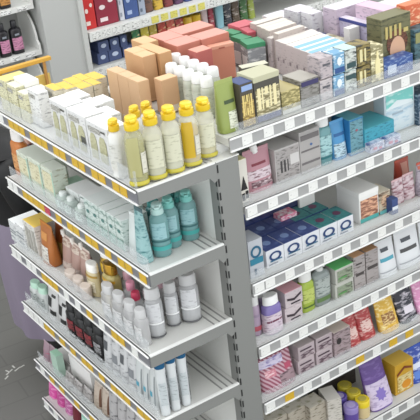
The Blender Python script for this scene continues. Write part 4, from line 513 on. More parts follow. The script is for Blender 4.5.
carton('pale_green_carton', 'middle pale green carton with cream top on the second end shelf', 'carton', (-0.22, 0.8682, 1.1957), -1.571, (0.1118, 0.11, 0.1429), '#d2d9ca|print #a09c80 55 .08', 'pale green cartons in a row', top='#e6ecdf', marks=[('cream_panel', '#d8d3b4|print #a59a70 70 .05', [(0.1, 0.35, 0.9, 0.88)]), ('green_edge', '#b5d4c2', [(0.9, 0.05, 0.98, 0.95)])])
carton('pale_green_carton', 'right pale green carton with cream top on the second end shelf', 'carton', (-0.2454, 0.7585, 1.1957), -1.571, (0.0986, 0.0592, 0.143), '#d2d9ca|print #a09c80 55 .08', 'pale green cartons in a row', top='#e6ecdf', marks=[('cream_panel', '#d8d3b4|print #a59a70 70 .05', [(0.1, 0.35, 0.9, 0.88)]), ('green_edge', '#b5d4c2', [(0.9, 0.05, 0.98, 0.95)])])
carton('mint_tray', 'flat mint green tray carton behind the pale green cartons', 'carton', (-0.1825, 0.7305, 1.1987), -1.571, (0.0755, 0.066, 0.0638), '#9fc4ae', None, top='#a9cbb5')
carton('white_carton', 'low white carton beside the mint tray', 'carton', (-0.1987, 0.6295, 1.1987), -1.571, (0.1039, 0.09, 0.0768), '#d9dcda|print #a8b4ae 50 .08', 'white low cartons', top='#ecedec')
carton('white_carton', 'white carton with a dark looped edge left of the mint cartons', 'carton', (-0.1907, 0.5187, 1.1987), -1.571, (0.1004, 0.106, 0.0818), '#d9dcda|print #a8b4ae 50 .08', 'white low cartons', top='#f0f1f0', marks=[('dark_line', '#6a7a74', [(0.9, 0.2, 0.95, 0.95), (0.1, 0.9, 0.9, 0.94)])])
bottle('mint_bottle', 'first small clear mint bottle from the left along the second shelf edge', 'bottle', (-0.2655, 0.6659, 1.1957), -1.571, (0.0662, 0.045, 0.0738), '#c4d0ca|clear .7|gloss .15', '#dfe4e1|gloss .3', 'clear mint bottles at the front', style='square', capstyle='dome', liquid=('#b4c6be', 0.6), bands=[('label', '#c9d6d0|print #7a9288 70 .05', 0.2, 0.6, -50, 50)])
bottle('mint_bottle', 'second small clear mint bottle from the left along the second shelf edge', 'bottle', (-0.2655, 0.6013, 1.1957), -1.571, (0.0643, 0.045, 0.0738), '#c4d0ca|clear .7|gloss .15', '#dfe4e1|gloss .3', 'clear mint bottles at the front', style='square', capstyle='dome', liquid=('#b4c6be', 0.6), bands=[('label', '#c9d6d0|print #7a9288 70 .05', 0.2, 0.6, -50, 50)])
bottle('mint_bottle', 'third small clear mint bottle from the left along the second shelf edge', 'bottle', (-0.2655, 0.5157, 1.1957), -1.571, (0.0624, 0.045, 0.0738), '#c4d0ca|clear .7|gloss .15', '#dfe4e1|gloss .3', 'clear mint bottles at the front', style='square', capstyle='dome', liquid=('#b4c6be', 0.6), bands=[('label', '#c9d6d0|print #7a9288 70 .05', 0.2, 0.6, -50, 50)])
carton('mint_carton', 'first narrow white and mint carton from the left on second end shelf', 'carton', (-0.215, 0.444, 1.1957), -1.571, (0.0485, 0.12, 0.1153), '#c9d4cf|print #7f9a90 55 .04', 'narrow mint cartons in a row', top='#e9eeec', marks=[('teal_spot', '#4f7a74', [('o', 0.5, 0.62, 0.2, 0.06)]), ('mint_foot', '#a9c8bd|print #6f9488 60 .0', [(0.05, 0.05, 0.95, 0.35)]), ('peak', '#8fa8a0', [('poly', [(0.1, 0.86), (0.5, 0.95), (0.9, 0.86), (0.9, 0.83), (0.5, 0.92), (0.1, 0.83)])])])
carton('mint_carton', 'second narrow white and mint carton from the left on second end shelf', 'carton', (-0.215, 0.3929, 1.1957), -1.571, (0.0548, 0.12, 0.1159), '#c9d4cf|print #7f9a90 55 .04', 'narrow mint cartons in a row', top='#e9eeec', marks=[('teal_spot', '#4f7a74', [('o', 0.5, 0.62, 0.2, 0.06)]), ('mint_foot', '#a9c8bd|print #6f9488 60 .0', [(0.05, 0.05, 0.95, 0.35)]), ('peak', '#8fa8a0', [('poly', [(0.1, 0.86), (0.5, 0.95), (0.9, 0.86), (0.9, 0.83), (0.5, 0.92), (0.1, 0.83)])])])
carton('mint_carton', 'third narrow white and mint carton from the left on second end shelf', 'carton', (-0.215, 0.3344, 1.1957), -1.571, (0.0534, 0.12, 0.1164), '#c9d4cf|print #7f9a90 55 .04', 'narrow mint cartons in a row', top='#e9eeec', marks=[('teal_spot', '#4f7a74', [('o', 0.5, 0.62, 0.2, 0.06)]), ('mint_foot', '#a9c8bd|print #6f9488 60 .0', [(0.05, 0.05, 0.95, 0.35)]), ('peak', '#8fa8a0', [('poly', [(0.1, 0.86), (0.5, 0.95), (0.9, 0.86), (0.9, 0.83), (0.5, 0.92), (0.1, 0.83)])])])
carton('mint_carton', 'fourth narrow white and mint carton from the left on second end shelf', 'carton', (-0.215, 0.2759, 1.1957), -1.571, (0.0521, 0.12, 0.1169), '#c9d4cf|print #7f9a90 55 .04', 'narrow mint cartons in a row', top='#e9eeec', marks=[('teal_spot', '#4f7a74', [('o', 0.5, 0.62, 0.2, 0.06)]), ('mint_foot', '#a9c8bd|print #6f9488 60 .0', [(0.05, 0.05, 0.95, 0.35)]), ('peak', '#8fa8a0', [('poly', [(0.1, 0.86), (0.5, 0.95), (0.9, 0.86), (0.9, 0.83), (0.5, 0.92), (0.1, 0.83)])])])
carton('mint_carton', 'fifth narrow white and mint carton from the left on second end shelf', 'carton', (-0.2236, 0.2209, 1.1957), -1.571, (0.0498, 0.1028, 0.1174), '#c9d4cf|print #7f9a90 55 .04', 'narrow mint cartons in a row', top='#e9eeec', marks=[('teal_spot', '#4f7a74', [('o', 0.5, 0.62, 0.2, 0.06)]), ('mint_foot', '#a9c8bd|print #6f9488 60 .0', [(0.05, 0.05, 0.95, 0.35)]), ('peak', '#8fa8a0', [('poly', [(0.1, 0.86), (0.5, 0.95), (0.9, 0.86), (0.9, 0.83), (0.5, 0.92), (0.1, 0.83)])])])
pouch('white_pouch', 'plain white translucent pouch left of the teal bottles', 'pouch', (-0.24, 0.1634, 1.1957), -1.571, (0.0668, 0.06, 0.1485), '#ccd3d1|gloss .25', None, seal='#d6dcda')
pouch('teal_pouch', 'dark-edged teal pouch at the corner of the second shelf', 'pouch', (-0.2551, 0.0982, 1.1957), -1.571, (0.0553, 0.05, 0.1996), '#8fb4b4|print #3f7478 45 .03', None, seal='#4a6468')
bottle('teal_bottle', 'front clear teal bottle with pale cap at the end of the second shelf', 'bottle', (-0.1899, 0.0915, 1.196), -0.500, (0.064, 0.052, 0.1953), '#86b4b4|clear .6|gloss .1', '#b9d8d4|gloss .3', 'teal bottles at the end of the second shelf', style='round', capstyle='flip', liquid=('#5f9da0', 0.66), bands=[('label', '#8fb6ba|print #4a8088 60 .08', 0.36, 0.66, -50, 40), ('teal_ring', '#3f9c98', 0.14, 0.22, -80, 80), ('dark_ring', '#2f5f62', 0.3, 0.33, -80, 80)])
bottle('teal_bottle', 'middle clear teal bottle with pale cap at the end of the second shelf', 'bottle', (-0.1306, 0.1201, 1.196), -0.500, (0.064, 0.052, 0.1862), '#86b4b4|clear .6|gloss .1', '#7fc4bc|gloss .3', 'teal bottles at the end of the second shelf', style='round', capstyle='flip', liquid=('#5f9da0', 0.66), bands=[('label', '#8fb6ba|print #4a8088 60 .08', 0.36, 0.66, -50, 40), ('teal_ring', '#3f9c98', 0.14, 0.22, -80, 80), ('dark_ring', '#2f5f62', 0.3, 0.33, -80, 80)])
bottle('teal_bottle', 'rear clear teal bottle with pale cap at the end of the second shelf', 'bottle', (-0.0564, 0.1219, 1.196), -0.500, (0.064, 0.052, 0.1836), '#86b4b4|clear .6|gloss .1', '#7fc4bc|gloss .3', 'teal bottles at the end of the second shelf', style='round', capstyle='flip', liquid=('#5f9da0', 0.66), bands=[('label', '#8fb6ba|print #4a8088 60 .08', 0.36, 0.66, -50, 40), ('teal_ring', '#3f9c98', 0.14, 0.22, -80, 80), ('dark_ring', '#2f5f62', 0.3, 0.33, -80, 80)])
bottle('teal_bottle', 'first darker teal bottle from the left in the row behind', 'bottle', (-0.1339, 0.217, 1.196), -0.500, (0.06, 0.05, 0.1551), '#5f9496|clear .7|gloss .1', '#4f9a96|gloss .3', 'teal bottles behind', style='round', capstyle='flip', liquid=('#4a8486', 0.66), bands=[('label', '#6fa2a4|print #2f5f64 60 .05', 0.2, 0.6, -60, 60)])
bottle('teal_bottle', 'second darker teal bottle from the left in the row behind', 'bottle', (-0.056, 0.2355, 1.196), -0.500, (0.06, 0.05, 0.1529), '#5f9496|clear .7|gloss .1', '#4f9a96|gloss .3', 'teal bottles behind', style='round', capstyle='flip', liquid=('#4a8486', 0.66), bands=[('label', '#6fa2a4|print #2f5f64 60 .05', 0.2, 0.6, -60, 60)])
bottle('teal_bottle', 'third darker teal bottle from the left in the row behind', 'bottle', (-0.0484, 0.1745, 1.196), -0.500, (0.06, 0.05, 0.1563), '#5f9496|clear .7|gloss .1', '#4f9a96|gloss .3', 'teal bottles behind', style='round', capstyle='flip', liquid=('#4a8486', 0.66), bands=[('label', '#6fa2a4|print #2f5f64 60 .05', 0.2, 0.6, -60, 60)])
carton('white_carton', 'white ribbed carton at the left end of the third end shelf', 'carton', (-0.258, 1.1333, 0.8963), -1.571, (0.0704, 0.12, 0.0934), '#d6d8d8|print #7f8486 55 .07', 'white cartons of the third end shelf', top='#eceeee', marks=[('grey_lines', '#7f868a', [(0.1, 0.55, 0.9, 0.6), (0.1, 0.42, 0.9, 0.46), (0.1, 0.2, 0.7, 0.25)])])
carton('white_carton', 'second white ribbed carton beside the yellow-topped carton', 'carton', (-0.258, 1.0567, 0.8963), -1.571, (0.0788, 0.12, 0.1045), '#d9dada|print #7f8486 55 .07', 'white cartons of the third end shelf', top='#eceeee', marks=[('grey_lines', '#7f868a', [(0.1, 0.6, 0.9, 0.65), (0.1, 0.45, 0.9, 0.49), (0.1, 0.2, 0.7, 0.25)])])
carton('yellow_top_carton', 'white tube-printed carton with bright yellow top on third shelf', 'carton', (-0.262, 0.9629, 0.8963), -1.571, (0.1082, 0.1, 0.1452), '#d3d1cb|print #8f8c84 55 .08', None, top='#eccb62', marks=[('grey_tubes', '#a5a29a', [(0.15, 0.1, 0.35, 0.85), (0.45, 0.1, 0.6, 0.82), (0.72, 0.1, 0.9, 0.85)])])
pouch('amber_pouch', 'amber brown pouch with white label on the third end shelf', 'pouch', (-0.2801, 0.8553, 0.8963), -1.571, (0.1089, 0.06, 0.1765), '#a8642c|gloss .3', None, seal='#b8742e', bands=[('white_label', '#d8d4cc|print #8a8078 60 .05', 0.08, 0.45, -45, 25), ('orange_mark', '#c88a4a', 0.6, 0.78, -30, 20)])
pouch('amber_pouch', 'rust coloured pouch just right of the amber brown pouch', 'pouch', (-0.2248, 0.8592, 0.8963), -1.571, (0.0718, 0.05, 0.1531), '#8f4a20|gloss .3', None, seal='#a85a28', bands=[('tan_label', '#a8884a', 0.05, 0.5, -50, 50)])
pouch('pink_pouch', 'left dusty pink pouch with cream top on the third end shelf', 'pouch', (-0.24, 0.7615, 0.8963), -1.571, (0.0782, 0.06, 0.1386), '#a98a80|gloss .35', 'dusty pink pouches in a row', seal='#d3c6ba', spout='#e6e0d8|gloss .3', bands=[('cream_top', '#cfc0b2|print #9a7a6c 50 .02', 0.72, 0.9, -50, 50), ('pale_foot', '#c4b4aa|print #8f7a72 60 .05', 0.05, 0.25, -60, 60)])
pouch('pink_pouch', 'middle dusty pink pouch with cream top on the third end shelf', 'pouch', (-0.24, 0.6853, 0.8963), -1.571, (0.0759, 0.06, 0.1328), '#a98a80|gloss .35', 'dusty pink pouches in a row', seal='#d3c6ba', spout='#e6e0d8|gloss .3', bands=[('cream_top', '#cfc0b2|print #9a7a6c 50 .02', 0.72, 0.9, -50, 50), ('pale_foot', '#c4b4aa|print #8f7a72 60 .05', 0.05, 0.25, -60, 60)])
pouch('pink_pouch', 'right dusty pink pouch with cream top on the third end shelf', 'pouch', (-0.24, 0.6115, 0.8963), -1.571, (0.0738, 0.06, 0.1401), '#a98a80|gloss .35', 'dusty pink pouches in a row', seal='#d3c6ba', spout='#e6e0d8|gloss .3', bands=[('cream_top', '#cfc0b2|print #9a7a6c 50 .02', 0.72, 0.9, -50, 50), ('pale_foot', '#c4b4aa|print #8f7a72 60 .05', 0.05, 0.25, -60, 60)])
jarpot('cream_jar', 'first small cream jar from the left before the dusty pink pouches', 'jar', (-0.305, 0.6408, 0.8963), -1.571, (0.0588, 0.04, 0.055), '#bfb2aa|gloss .25', '#cfc2b8|gloss .25', 'small cream jars at the front of the third end shelf')
jarpot('cream_jar', 'second small cream jar from the left before the dusty pink pouches', 'jar', (-0.305, 0.5745, 0.8963), -1.571, (0.0572, 0.04, 0.055), '#bfb2aa|gloss .25', '#cfc2b8|gloss .25', 'small cream jars at the front of the third end shelf')
jarpot('cream_jar', 'third small cream jar from the left before the dusty pink pouches', 'jar', (-0.312, 0.5018, 0.8963), -1.571, (0.0557, 0.04, 0.055), '#bfb2aa|gloss .25', '#cfc2b8|gloss .25', 'small cream jars at the front of the third end shelf')
bottle('cream_bottle', 'cream bottle with round white cap left of the gold capped jars', 'bottle', (-0.2704, 0.5058, 0.8963), -1.571, (0.0795, 0.045, 0.1327), '#c4b690|gloss .25', '#f0eee8|gloss .25', None, style='round', capstyle='big', bands=[('gold_ring', '#a8842c', 0.62, 0.68, -80, 80), ('label', '#d8cfb8|print #8f845c 60 .05', 0.15, 0.5, -50, 50)])
bottle('gold_bottle', 'gold bottle with large white dome cap on the third end shelf', 'bottle', (-0.2239, 0.4602, 0.8963), -1.571, (0.0776, 0.05, 0.2035), '#b8963a|gloss .25|metal', '#f0eee8|gloss .25', None, style='round', capstyle='big', bands=[('bright_gold', '#d8b13a', 0.5, 0.68, -70, 70)])
bottle('gold_bottle', 'bronze gold bottle right of the white dome cap bottle', 'bottle', (-0.2659, 0.3623, 0.8963), -1.571, (0.0823, 0.05, 0.1888), '#b3a468|gloss .3', '#a8802c|gloss .25|metal', None, style='square', capstyle='big', bands=[('gold_top', '#c89a2c', 0.64, 0.7, -80, 80)])
bottle('clear_bottle', 'first clear bottle with pink cap along the third shelf edge', 'bottle', (-0.2168, 0.3333, 0.8963), -1.571, (0.066, 0.05, 0.1472), '#c2c2c2|clear .6|gloss .1', '#e4b4c0|gloss .3', 'clear bottles with pink caps', style='square', capstyle='screw', liquid=('#b0b0b0', 0.6), bands=[('label', '#c4c3c4|print #7a7a7c 60 .04', 0.12, 0.6, -50, 50)])
bottle('clear_bottle', 'second clear bottle with pink cap along the third shelf edge', 'bottle', (-0.245, 0.2628, 0.8963), -1.571, (0.0677, 0.05, 0.144), '#c2c2c2|clear .6|gloss .1', '#e49ab0|gloss .3', 'clear bottles with pink caps', style='square', capstyle='screw', liquid=('#b0b0b0', 0.6), bands=[('label', '#c4c3c4|print #7a7a7c 60 .04', 0.12, 0.6, -50, 50)])
bottle('clear_bottle', 'third clear bottle with crimson cap along the third shelf edge', 'bottle', (-0.2659, 0.1926, 0.8963), -1.571, (0.0658, 0.05, 0.1417), '#c2c2c2|clear .6|gloss .1', '#c03a58|gloss .3', 'clear bottles with pink caps', style='square', capstyle='screw', liquid=('#b0b0b0', 0.6), bands=[('label', '#c4c3c4|print #7a7a7c 60 .04', 0.12, 0.6, -50, 50)])
bottle('clear_bottle', 'first low clear bottle with frosted cap from the left at the third shelf edge', 'bottle', (-0.311, 0.3127, 0.8963), -1.571, (0.0738, 0.042, 0.14), '#d2d2d2|clear .5|gloss .1', '#cfcfcf|clear .75|gloss .15', 'clear bottles at the shelf edge', style='square', capstyle='big', liquid=('#c4c4c4', 0.6), bands=[('label', '#cfcfcf|print #8a8a8c 60 .05', 0.15, 0.55, -50, 50)])
bottle('clear_bottle', 'second low clear bottle with frosted cap from the left at the third shelf edge', 'bottle', (-0.311, 0.2329, 0.8963), -1.571, (0.0714, 0.042, 0.14), '#d2d2d2|clear .5|gloss .1', '#cfcfcf|clear .75|gloss .15', 'clear bottles at the shelf edge', style='square', capstyle='big', liquid=('#c4c4c4', 0.6), bands=[('label', '#cfcfcf|print #8a8a8c 60 .05', 0.15, 0.55, -50, 50)])
bottle('clear_bottle', 'third low clear bottle with frosted cap from the left at the third shelf edge', 'bottle', (-0.311, 0.1565, 0.8963), -1.571, (0.0691, 0.042, 0.14), '#d2d2d2|clear .5|gloss .1', '#cfcfcf|clear .75|gloss .15', 'clear bottles at the shelf edge', style='square', capstyle='big', liquid=('#c4c4c4', 0.6), bands=[('label', '#cfcfcf|print #8a8a8c 60 .05', 0.15, 0.55, -50, 50)])
bottle('clear_bottle', 'fourth low clear bottle with frosted cap from the left at the third shelf edge', 'bottle', (-0.311, 0.0874, 0.8963), -1.571, (0.0537, 0.042, 0.14), '#d2d2d2|clear .5|gloss .1', '#cfcfcf|clear .75|gloss .15', 'clear bottles at the shelf edge', style='square', capstyle='big', liquid=('#c4c4c4', 0.6), bands=[('label', '#cfcfcf|print #8a8a8c 60 .05', 0.15, 0.55, -50, 50)])
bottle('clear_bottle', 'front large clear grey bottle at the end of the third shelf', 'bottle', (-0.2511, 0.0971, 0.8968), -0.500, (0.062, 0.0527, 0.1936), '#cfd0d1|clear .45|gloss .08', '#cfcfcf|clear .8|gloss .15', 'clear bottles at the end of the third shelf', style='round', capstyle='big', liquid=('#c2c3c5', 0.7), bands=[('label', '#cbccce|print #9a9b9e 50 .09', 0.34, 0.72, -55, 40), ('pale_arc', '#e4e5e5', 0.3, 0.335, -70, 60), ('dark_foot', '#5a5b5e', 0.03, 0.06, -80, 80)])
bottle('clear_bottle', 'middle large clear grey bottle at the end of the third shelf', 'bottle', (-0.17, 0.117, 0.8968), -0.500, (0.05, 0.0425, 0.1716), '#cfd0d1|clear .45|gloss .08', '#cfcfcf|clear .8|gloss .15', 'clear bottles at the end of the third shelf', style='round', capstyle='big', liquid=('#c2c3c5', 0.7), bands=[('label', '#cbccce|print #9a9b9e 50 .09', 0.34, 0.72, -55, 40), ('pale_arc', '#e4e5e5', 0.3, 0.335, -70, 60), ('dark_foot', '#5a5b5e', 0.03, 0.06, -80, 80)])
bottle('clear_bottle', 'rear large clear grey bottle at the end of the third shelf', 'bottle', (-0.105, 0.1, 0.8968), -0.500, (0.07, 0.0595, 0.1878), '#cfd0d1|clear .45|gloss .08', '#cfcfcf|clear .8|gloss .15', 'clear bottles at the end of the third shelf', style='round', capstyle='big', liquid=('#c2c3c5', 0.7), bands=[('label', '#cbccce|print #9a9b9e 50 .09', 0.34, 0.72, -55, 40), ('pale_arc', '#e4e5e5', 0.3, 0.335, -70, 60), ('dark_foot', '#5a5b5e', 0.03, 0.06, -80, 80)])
bottle('clear_bottle', 'first smaller clear bottle from the left behind the large clear bottles', 'bottle', (-0.2092, 0.195, 0.8968), -0.500, (0.05, 0.045, 0.1608), '#b9b4b4|clear .6|gloss .1', '#dcdcdc|gloss .25', 'clear bottles behind', style='square', capstyle='nozzle', liquid=('#a39a9a', 0.6), bands=[('label', '#c0bcbc|print #7a7476 60 .03', 0.2, 0.6, -60, 60)])
bottle('clear_bottle', 'second smaller clear bottle from the left behind the large clear bottles', 'bottle', (-0.1003, 0.2163, 0.8968), -0.500, (0.05, 0.045, 0.1498), '#b9b4b4|clear .6|gloss .1', '#d6c8ca|gloss .25', 'clear bottles behind', style='square', capstyle='nozzle', liquid=('#a39a9a', 0.6), bands=[('label', '#c0bcbc|print #7a7476 60 .03', 0.2, 0.6, -60, 60)])
bottle('clear_bottle', 'third smaller clear bottle from the left behind the large clear bottles', 'bottle', (-0.0514, 0.2027, 0.8968), -0.500, (0.05, 0.045, 0.1305), '#b9b4b4|clear .6|gloss .1', '#d6c8ca|gloss .25', 'clear bottles behind', style='square', capstyle='nozzle', liquid=('#a39a9a', 0.6), bands=[('label', '#c0bcbc|print #7a7476 60 .03', 0.2, 0.6, -60, 60)])
bottle('clear_bottle', 'first clear bottle with pale pink cap in the inner row of the third end shelf', 'bottle', (-0.1702, 0.3581, 0.8963), -1.571, (0.0657, 0.045, 0.1249), '#c2c0c0|clear .6|gloss .1', '#e6bcc8|gloss .3', 'clear bottles in the inner row of the third end shelf', style='square', capstyle='screw', liquid=('#b4b2b2', 0.6), bands=[('label', '#c4c3c4|print #7a7a7c 60 .04', 0.12, 0.6, -50, 50)])
bottle('clear_bottle', 'second clear bottle with pale pink cap in the inner row of the third end shelf', 'bottle', (-0.1701, 0.2861, 0.8963), -1.571, (0.0638, 0.045, 0.1257), '#c2c0c0|clear .6|gloss .1', '#e6bcc8|gloss .3', 'clear bottles in the inner row of the third end shelf', style='square', capstyle='screw', liquid=('#b4b2b2', 0.6), bands=[('label', '#c4c3c4|print #7a7a7c 60 .04', 0.12, 0.6, -50, 50)])
bottle('clear_bottle', 'third clear bottle with pale pink cap in the inner row of the third end shelf', 'bottle', (-0.1548, 0.2163, 0.8963), -1.571, (0.062, 0.045, 0.1305), '#c2c0c0|clear .6|gloss .1', '#e6bcc8|gloss .3', 'clear bottles in the inner row of the third end shelf', style='square', capstyle='screw', liquid=('#b4b2b2', 0.6), bands=[('label', '#c4c3c4|print #7a7a7c 60 .04', 0.12, 0.6, -50, 50)])
bottle('white_bottle', 'left white bottle with mint cap at the left end of the fourth shelf', 'bottle', (-0.2955, 1.062, 0.6188), -1.571, (0.0692, 0.045, 0.1055), '#c4c8c6|gloss .3', '#b9dcc8|gloss .3', 'white bottles with mint caps', style='square', capstyle='big', bands=[('label', '#b5bab8|print #5a6460 60 .02', 0.2, 0.6, -50, 50)])
bottle('white_bottle', 'right white bottle with mint cap at the left end of the fourth shelf', 'bottle', (-0.2955, 0.9864, 0.6188), -1.571, (0.0722, 0.045, 0.1134), '#c4c8c6|gloss .3', '#b9dcc8|gloss .3', 'white bottles with mint caps', style='square', capstyle='big', bands=[('label', '#b5bab8|print #5a6460 60 .02', 0.2, 0.6, -50, 50)])
pouch('white_pouch', 'left white pouch with bold black lettering on the fourth end shelf', 'pouch', (-0.288, 0.8943, 0.6188), -1.571, (0.0932, 0.06, 0.1388), '#c9c9c8|gloss .35', 'white pouches with black lettering', seal='#e0dfde', bands=[('black_letters', '#232323', 0.42, 0.72, -45, 5), ('black_stroke', '#2a2a2a', 0.2, 0.34, -5, 45), ('black_stroke', '#2a2a2a', 0.76, 0.84, 0, 40)])
pouch('white_pouch', 'right white pouch with bold black lettering on the fourth end shelf', 'pouch', (-0.288, 0.8003, 0.6188), -1.571, (0.0856, 0.06, 0.1373), '#c9c9c8|gloss .35', 'white pouches with black lettering', seal='#e0dfde', bands=[('black_letters', '#232323', 0.42, 0.72, -45, 5), ('black_stroke', '#2a2a2a', 0.2, 0.34, -5, 45), ('black_stroke', '#2a2a2a', 0.76, 0.84, 0, 40)])
bottle('black_bottle', 'first black bottle from the left on the fourth end shelf, with red label', 'bottle', (-0.293, 0.7138, 0.6188), -1.571, (0.0698, 0.05, 0.1572), '#19191b|gloss .25', '#222224|gloss .3', 'black bottles with red labels', style='square', capstyle='big', bands=[('label', '#8a2f36|print #1c1c1e 60 .0', 0.25, 0.55, -45, 45), ('grey_line', '#c4c4c6', 0.1, 0.14, -45, 45)])
bottle('black_bottle', 'second black bottle from the left on the fourth end shelf, with red label', 'bottle', (-0.293, 0.6385, 0.6188), -1.571, (0.0721, 0.05, 0.159), '#19191b|gloss .25', '#222224|gloss .3', 'black bottles with red labels', style='square', capstyle='big', bands=[('label', '#8a2f36|print #1c1c1e 60 .0', 0.25, 0.55, -45, 45), ('grey_line', '#c4c4c6', 0.1, 0.14, -45, 45)])
bottle('black_bottle', 'third black bottle from the left on the fourth end shelf, with red label', 'bottle', (-0.293, 0.5633, 0.6188), -1.571, (0.0701, 0.05, 0.1617), '#19191b|gloss .25', '#222224|gloss .3', 'black bottles with red labels', style='square', capstyle='big', bands=[('label', '#8a2f36|print #1c1c1e 60 .0', 0.25, 0.55, -45, 45), ('grey_line', '#c4c4c6', 0.1, 0.14, -45, 45)])
bottle('black_bottle', 'fourth black bottle from the left on the fourth end shelf, with grey label', 'bottle', (-0.293, 0.4901, 0.6188), -1.571, (0.0681, 0.05, 0.1553), '#19191b|gloss .25', '#222224|gloss .3', 'black bottles with red labels', style='square', capstyle='big', bands=[('label', '#9a9a9c|print #1c1c1e 60 .0', 0.25, 0.55, -45, 45), ('grey_line', '#c4c4c6', 0.1, 0.14, -45, 45)])
pouch('white_pouch', 'first white pouch with grey figure print right of the black bottles', 'pouch', (-0.288, 0.4236, 0.6188), -1.571, (0.0639, 0.06, 0.1815), '#c6c7c8|print #77797c 40 .07', 'white pouches with grey figure print', seal='#dadbdb', bands=[('grey_figure', '#55585c', 0.45, 0.66, -20, 20)])
pouch('white_pouch', 'second white pouch with grey figure print right of the black bottles', 'pouch', (-0.288, 0.3617, 0.6188), -1.571, (0.0624, 0.06, 0.181), '#c6c7c8|print #77797c 40 .07', 'white pouches with grey figure print', seal='#dadbdb', bands=[('grey_lines', '#7f8286', 0.3, 0.5, -35, 35)])
pouch('white_pouch', 'third white pouch with grey figure print right of the black bottles', 'pouch', (-0.288, 0.3011, 0.6188), -1.571, (0.061, 0.06, 0.1804), '#c6c7c8|print #77797c 40 .07', 'white pouches with grey figure print', seal='#dadbdb', bands=[('grey_figure', '#55585c', 0.45, 0.66, -20, 20)])
pouch('white_pouch', 'fourth white pouch with grey figure print right of the black bottles', 'pouch', (-0.288, 0.2405, 0.6188), -1.571, (0.0597, 0.06, 0.1799), '#c6c7c8|print #77797c 40 .07', 'white pouches with grey figure print', seal='#dadbdb', bands=[('grey_lines', '#7f8286', 0.3, 0.5, -35, 35)])
pouch('clear_pouch', 'first slim translucent pouch from the left with teal corner before the blue-capped tubes', 'pouch', (-0.293, 0.1851, 0.6188), -1.571, (0.0534, 0.05, 0.1528), '#c8cccc|gloss .25', 'slim clear pouches with teal corner', seal='#dfe2e2', bands=[('teal_corner', '#4f9ab0', 0.3, 0.42, -30, 10), ('grey_edge', '#8a9092', 0.1, 0.8, 30, 45)])
pouch('clear_pouch', 'second slim translucent pouch from the left with teal corner before the blue-capped tubes', 'pouch', (-0.293, 0.1369, 0.6188), -1.571, (0.0453, 0.05, 0.1586), '#c8cccc|gloss .25', 'slim clear pouches with teal corner', seal='#dfe2e2', bands=[('teal_corner', '#4f9ab0', 0.3, 0.42, -30, 10), ('grey_edge', '#8a9092', 0.1, 0.8, 30, 45)])
pouch('clear_pouch', 'third slim translucent pouch from the left with teal corner before the blue-capped tubes', 'pouch', (-0.293, 0.0904, 0.6188), -1.571, (0.0444, 0.05, 0.171), '#c8cccc|gloss .25', 'slim clear pouches with teal corner', seal='#dfe2e2', bands=[('teal_corner', '#4f9ab0', 0.3, 0.42, -30, 10), ('grey_edge', '#8a9092', 0.1, 0.8, 30, 45)])
bottle('blue_cap_tube', 'front white tube with deep blue cap at the end of the fourth shelf', 'tube', (-0.295, 0.037, 0.619), -0.400, (0.04, 0.05, 0.2379), '#d3d7d8|gloss .25', '#1f5a82|gloss .25', 'white tubes with blue caps', style='tube', bands=[('dark_edge', '#2a3236|print #c9cdce 60 .0', 0.06, 0.75, 55, 80), ('pale_print', '#bfc6c8|print #8a9498 50 .06', 0.2, 0.6, -40, 30)])
bottle('blue_cap_tube', 'middle white tube with deep blue cap at the end of the fourth shelf', 'tube', (-0.2523, 0.0366, 0.619), -0.400, (0.04, 0.05, 0.2424), '#d3d7d8|gloss .25', '#1f5a82|gloss .25', 'white tubes with blue caps', style='tube', bands=[('dark_edge', '#2a3236|print #c9cdce 60 .0', 0.06, 0.75, 55, 80), ('pale_print', '#bfc6c8|print #8a9498 50 .06', 0.2, 0.6, -40, 30)])
bottle('blue_cap_tube', 'rear white tube with deep blue cap at the end of the fourth shelf', 'tube', (-0.2087, 0.0364, 0.619), -0.400, (0.04, 0.05, 0.2434), '#d3d7d8|gloss .25', '#1f5a82|gloss .25', 'white tubes with blue caps', style='tube', bands=[('dark_edge', '#2a3236|print #c9cdce 60 .0', 0.06, 0.75, 55, 80), ('pale_print', '#bfc6c8|print #8a9498 50 .06', 0.2, 0.6, -40, 30)])
pouch('pink_pouch', 'left dull pink pouch at the left end of the fifth end shelf', 'pouch', (-0.293, 1.0771, 0.3201), -1.571, (0.0601, 0.05, 0.0872), '#9a828c|print #b85a78 50 .08', 'dull pink pouches', seal='#b09aa4')
pouch('pink_pouch', 'right dull pink pouch at the left end of the fifth end shelf', 'pouch', (-0.293, 1.0102, 0.3201), -1.571, (0.0637, 0.05, 0.0943), '#9a828c|print #b85a78 50 .08', 'dull pink pouches', seal='#b09aa4')
carton('mint_carton', 'small mint topped carton behind the dull pink pouches', 'carton', (-0.3143, 0.9339, 0.3231), -1.571, (0.0585, 0.033, 0.1074), '#a9c4b4', None, top='#a9d4ba')
carton('white_carton', 'long flat white carton on the fifth end shelf under the price rail', 'carton', (-0.2422, 0.8005, 0.3231), -1.571, (0.1946, 0.068, 0.1024), '#e8e6e4', None, top='#eae4e2')
pouch('clear_packet', 'first clear grey printed packet from the left at the fifth shelf edge', 'packet', (-0.2737, 0.9361, 0.3201), -1.571, (0.076, 0.05, 0.0462), '#aaa6a4|print #6f6a68 50 .04', 'clear printed packets along the fifth shelf', seal='#bdbab8')
pouch('clear_packet', 'second clear grey printed packet from the left at the fifth shelf edge', 'packet', (-0.307, 0.8413, 0.3201), -1.571, (0.074, 0.05, 0.0488), '#aaa6a4|print #6f6a68 50 .04', 'clear printed packets along the fifth shelf', seal='#bdbab8')
pouch('clear_packet', 'third clear grey printed packet from the left at the fifth shelf edge', 'packet', (-0.307, 0.7638, 0.3201), -1.571, (0.072, 0.05, 0.0512), '#aaa6a4|print #6f6a68 50 .04', 'clear printed packets along the fifth shelf', seal='#bdbab8')
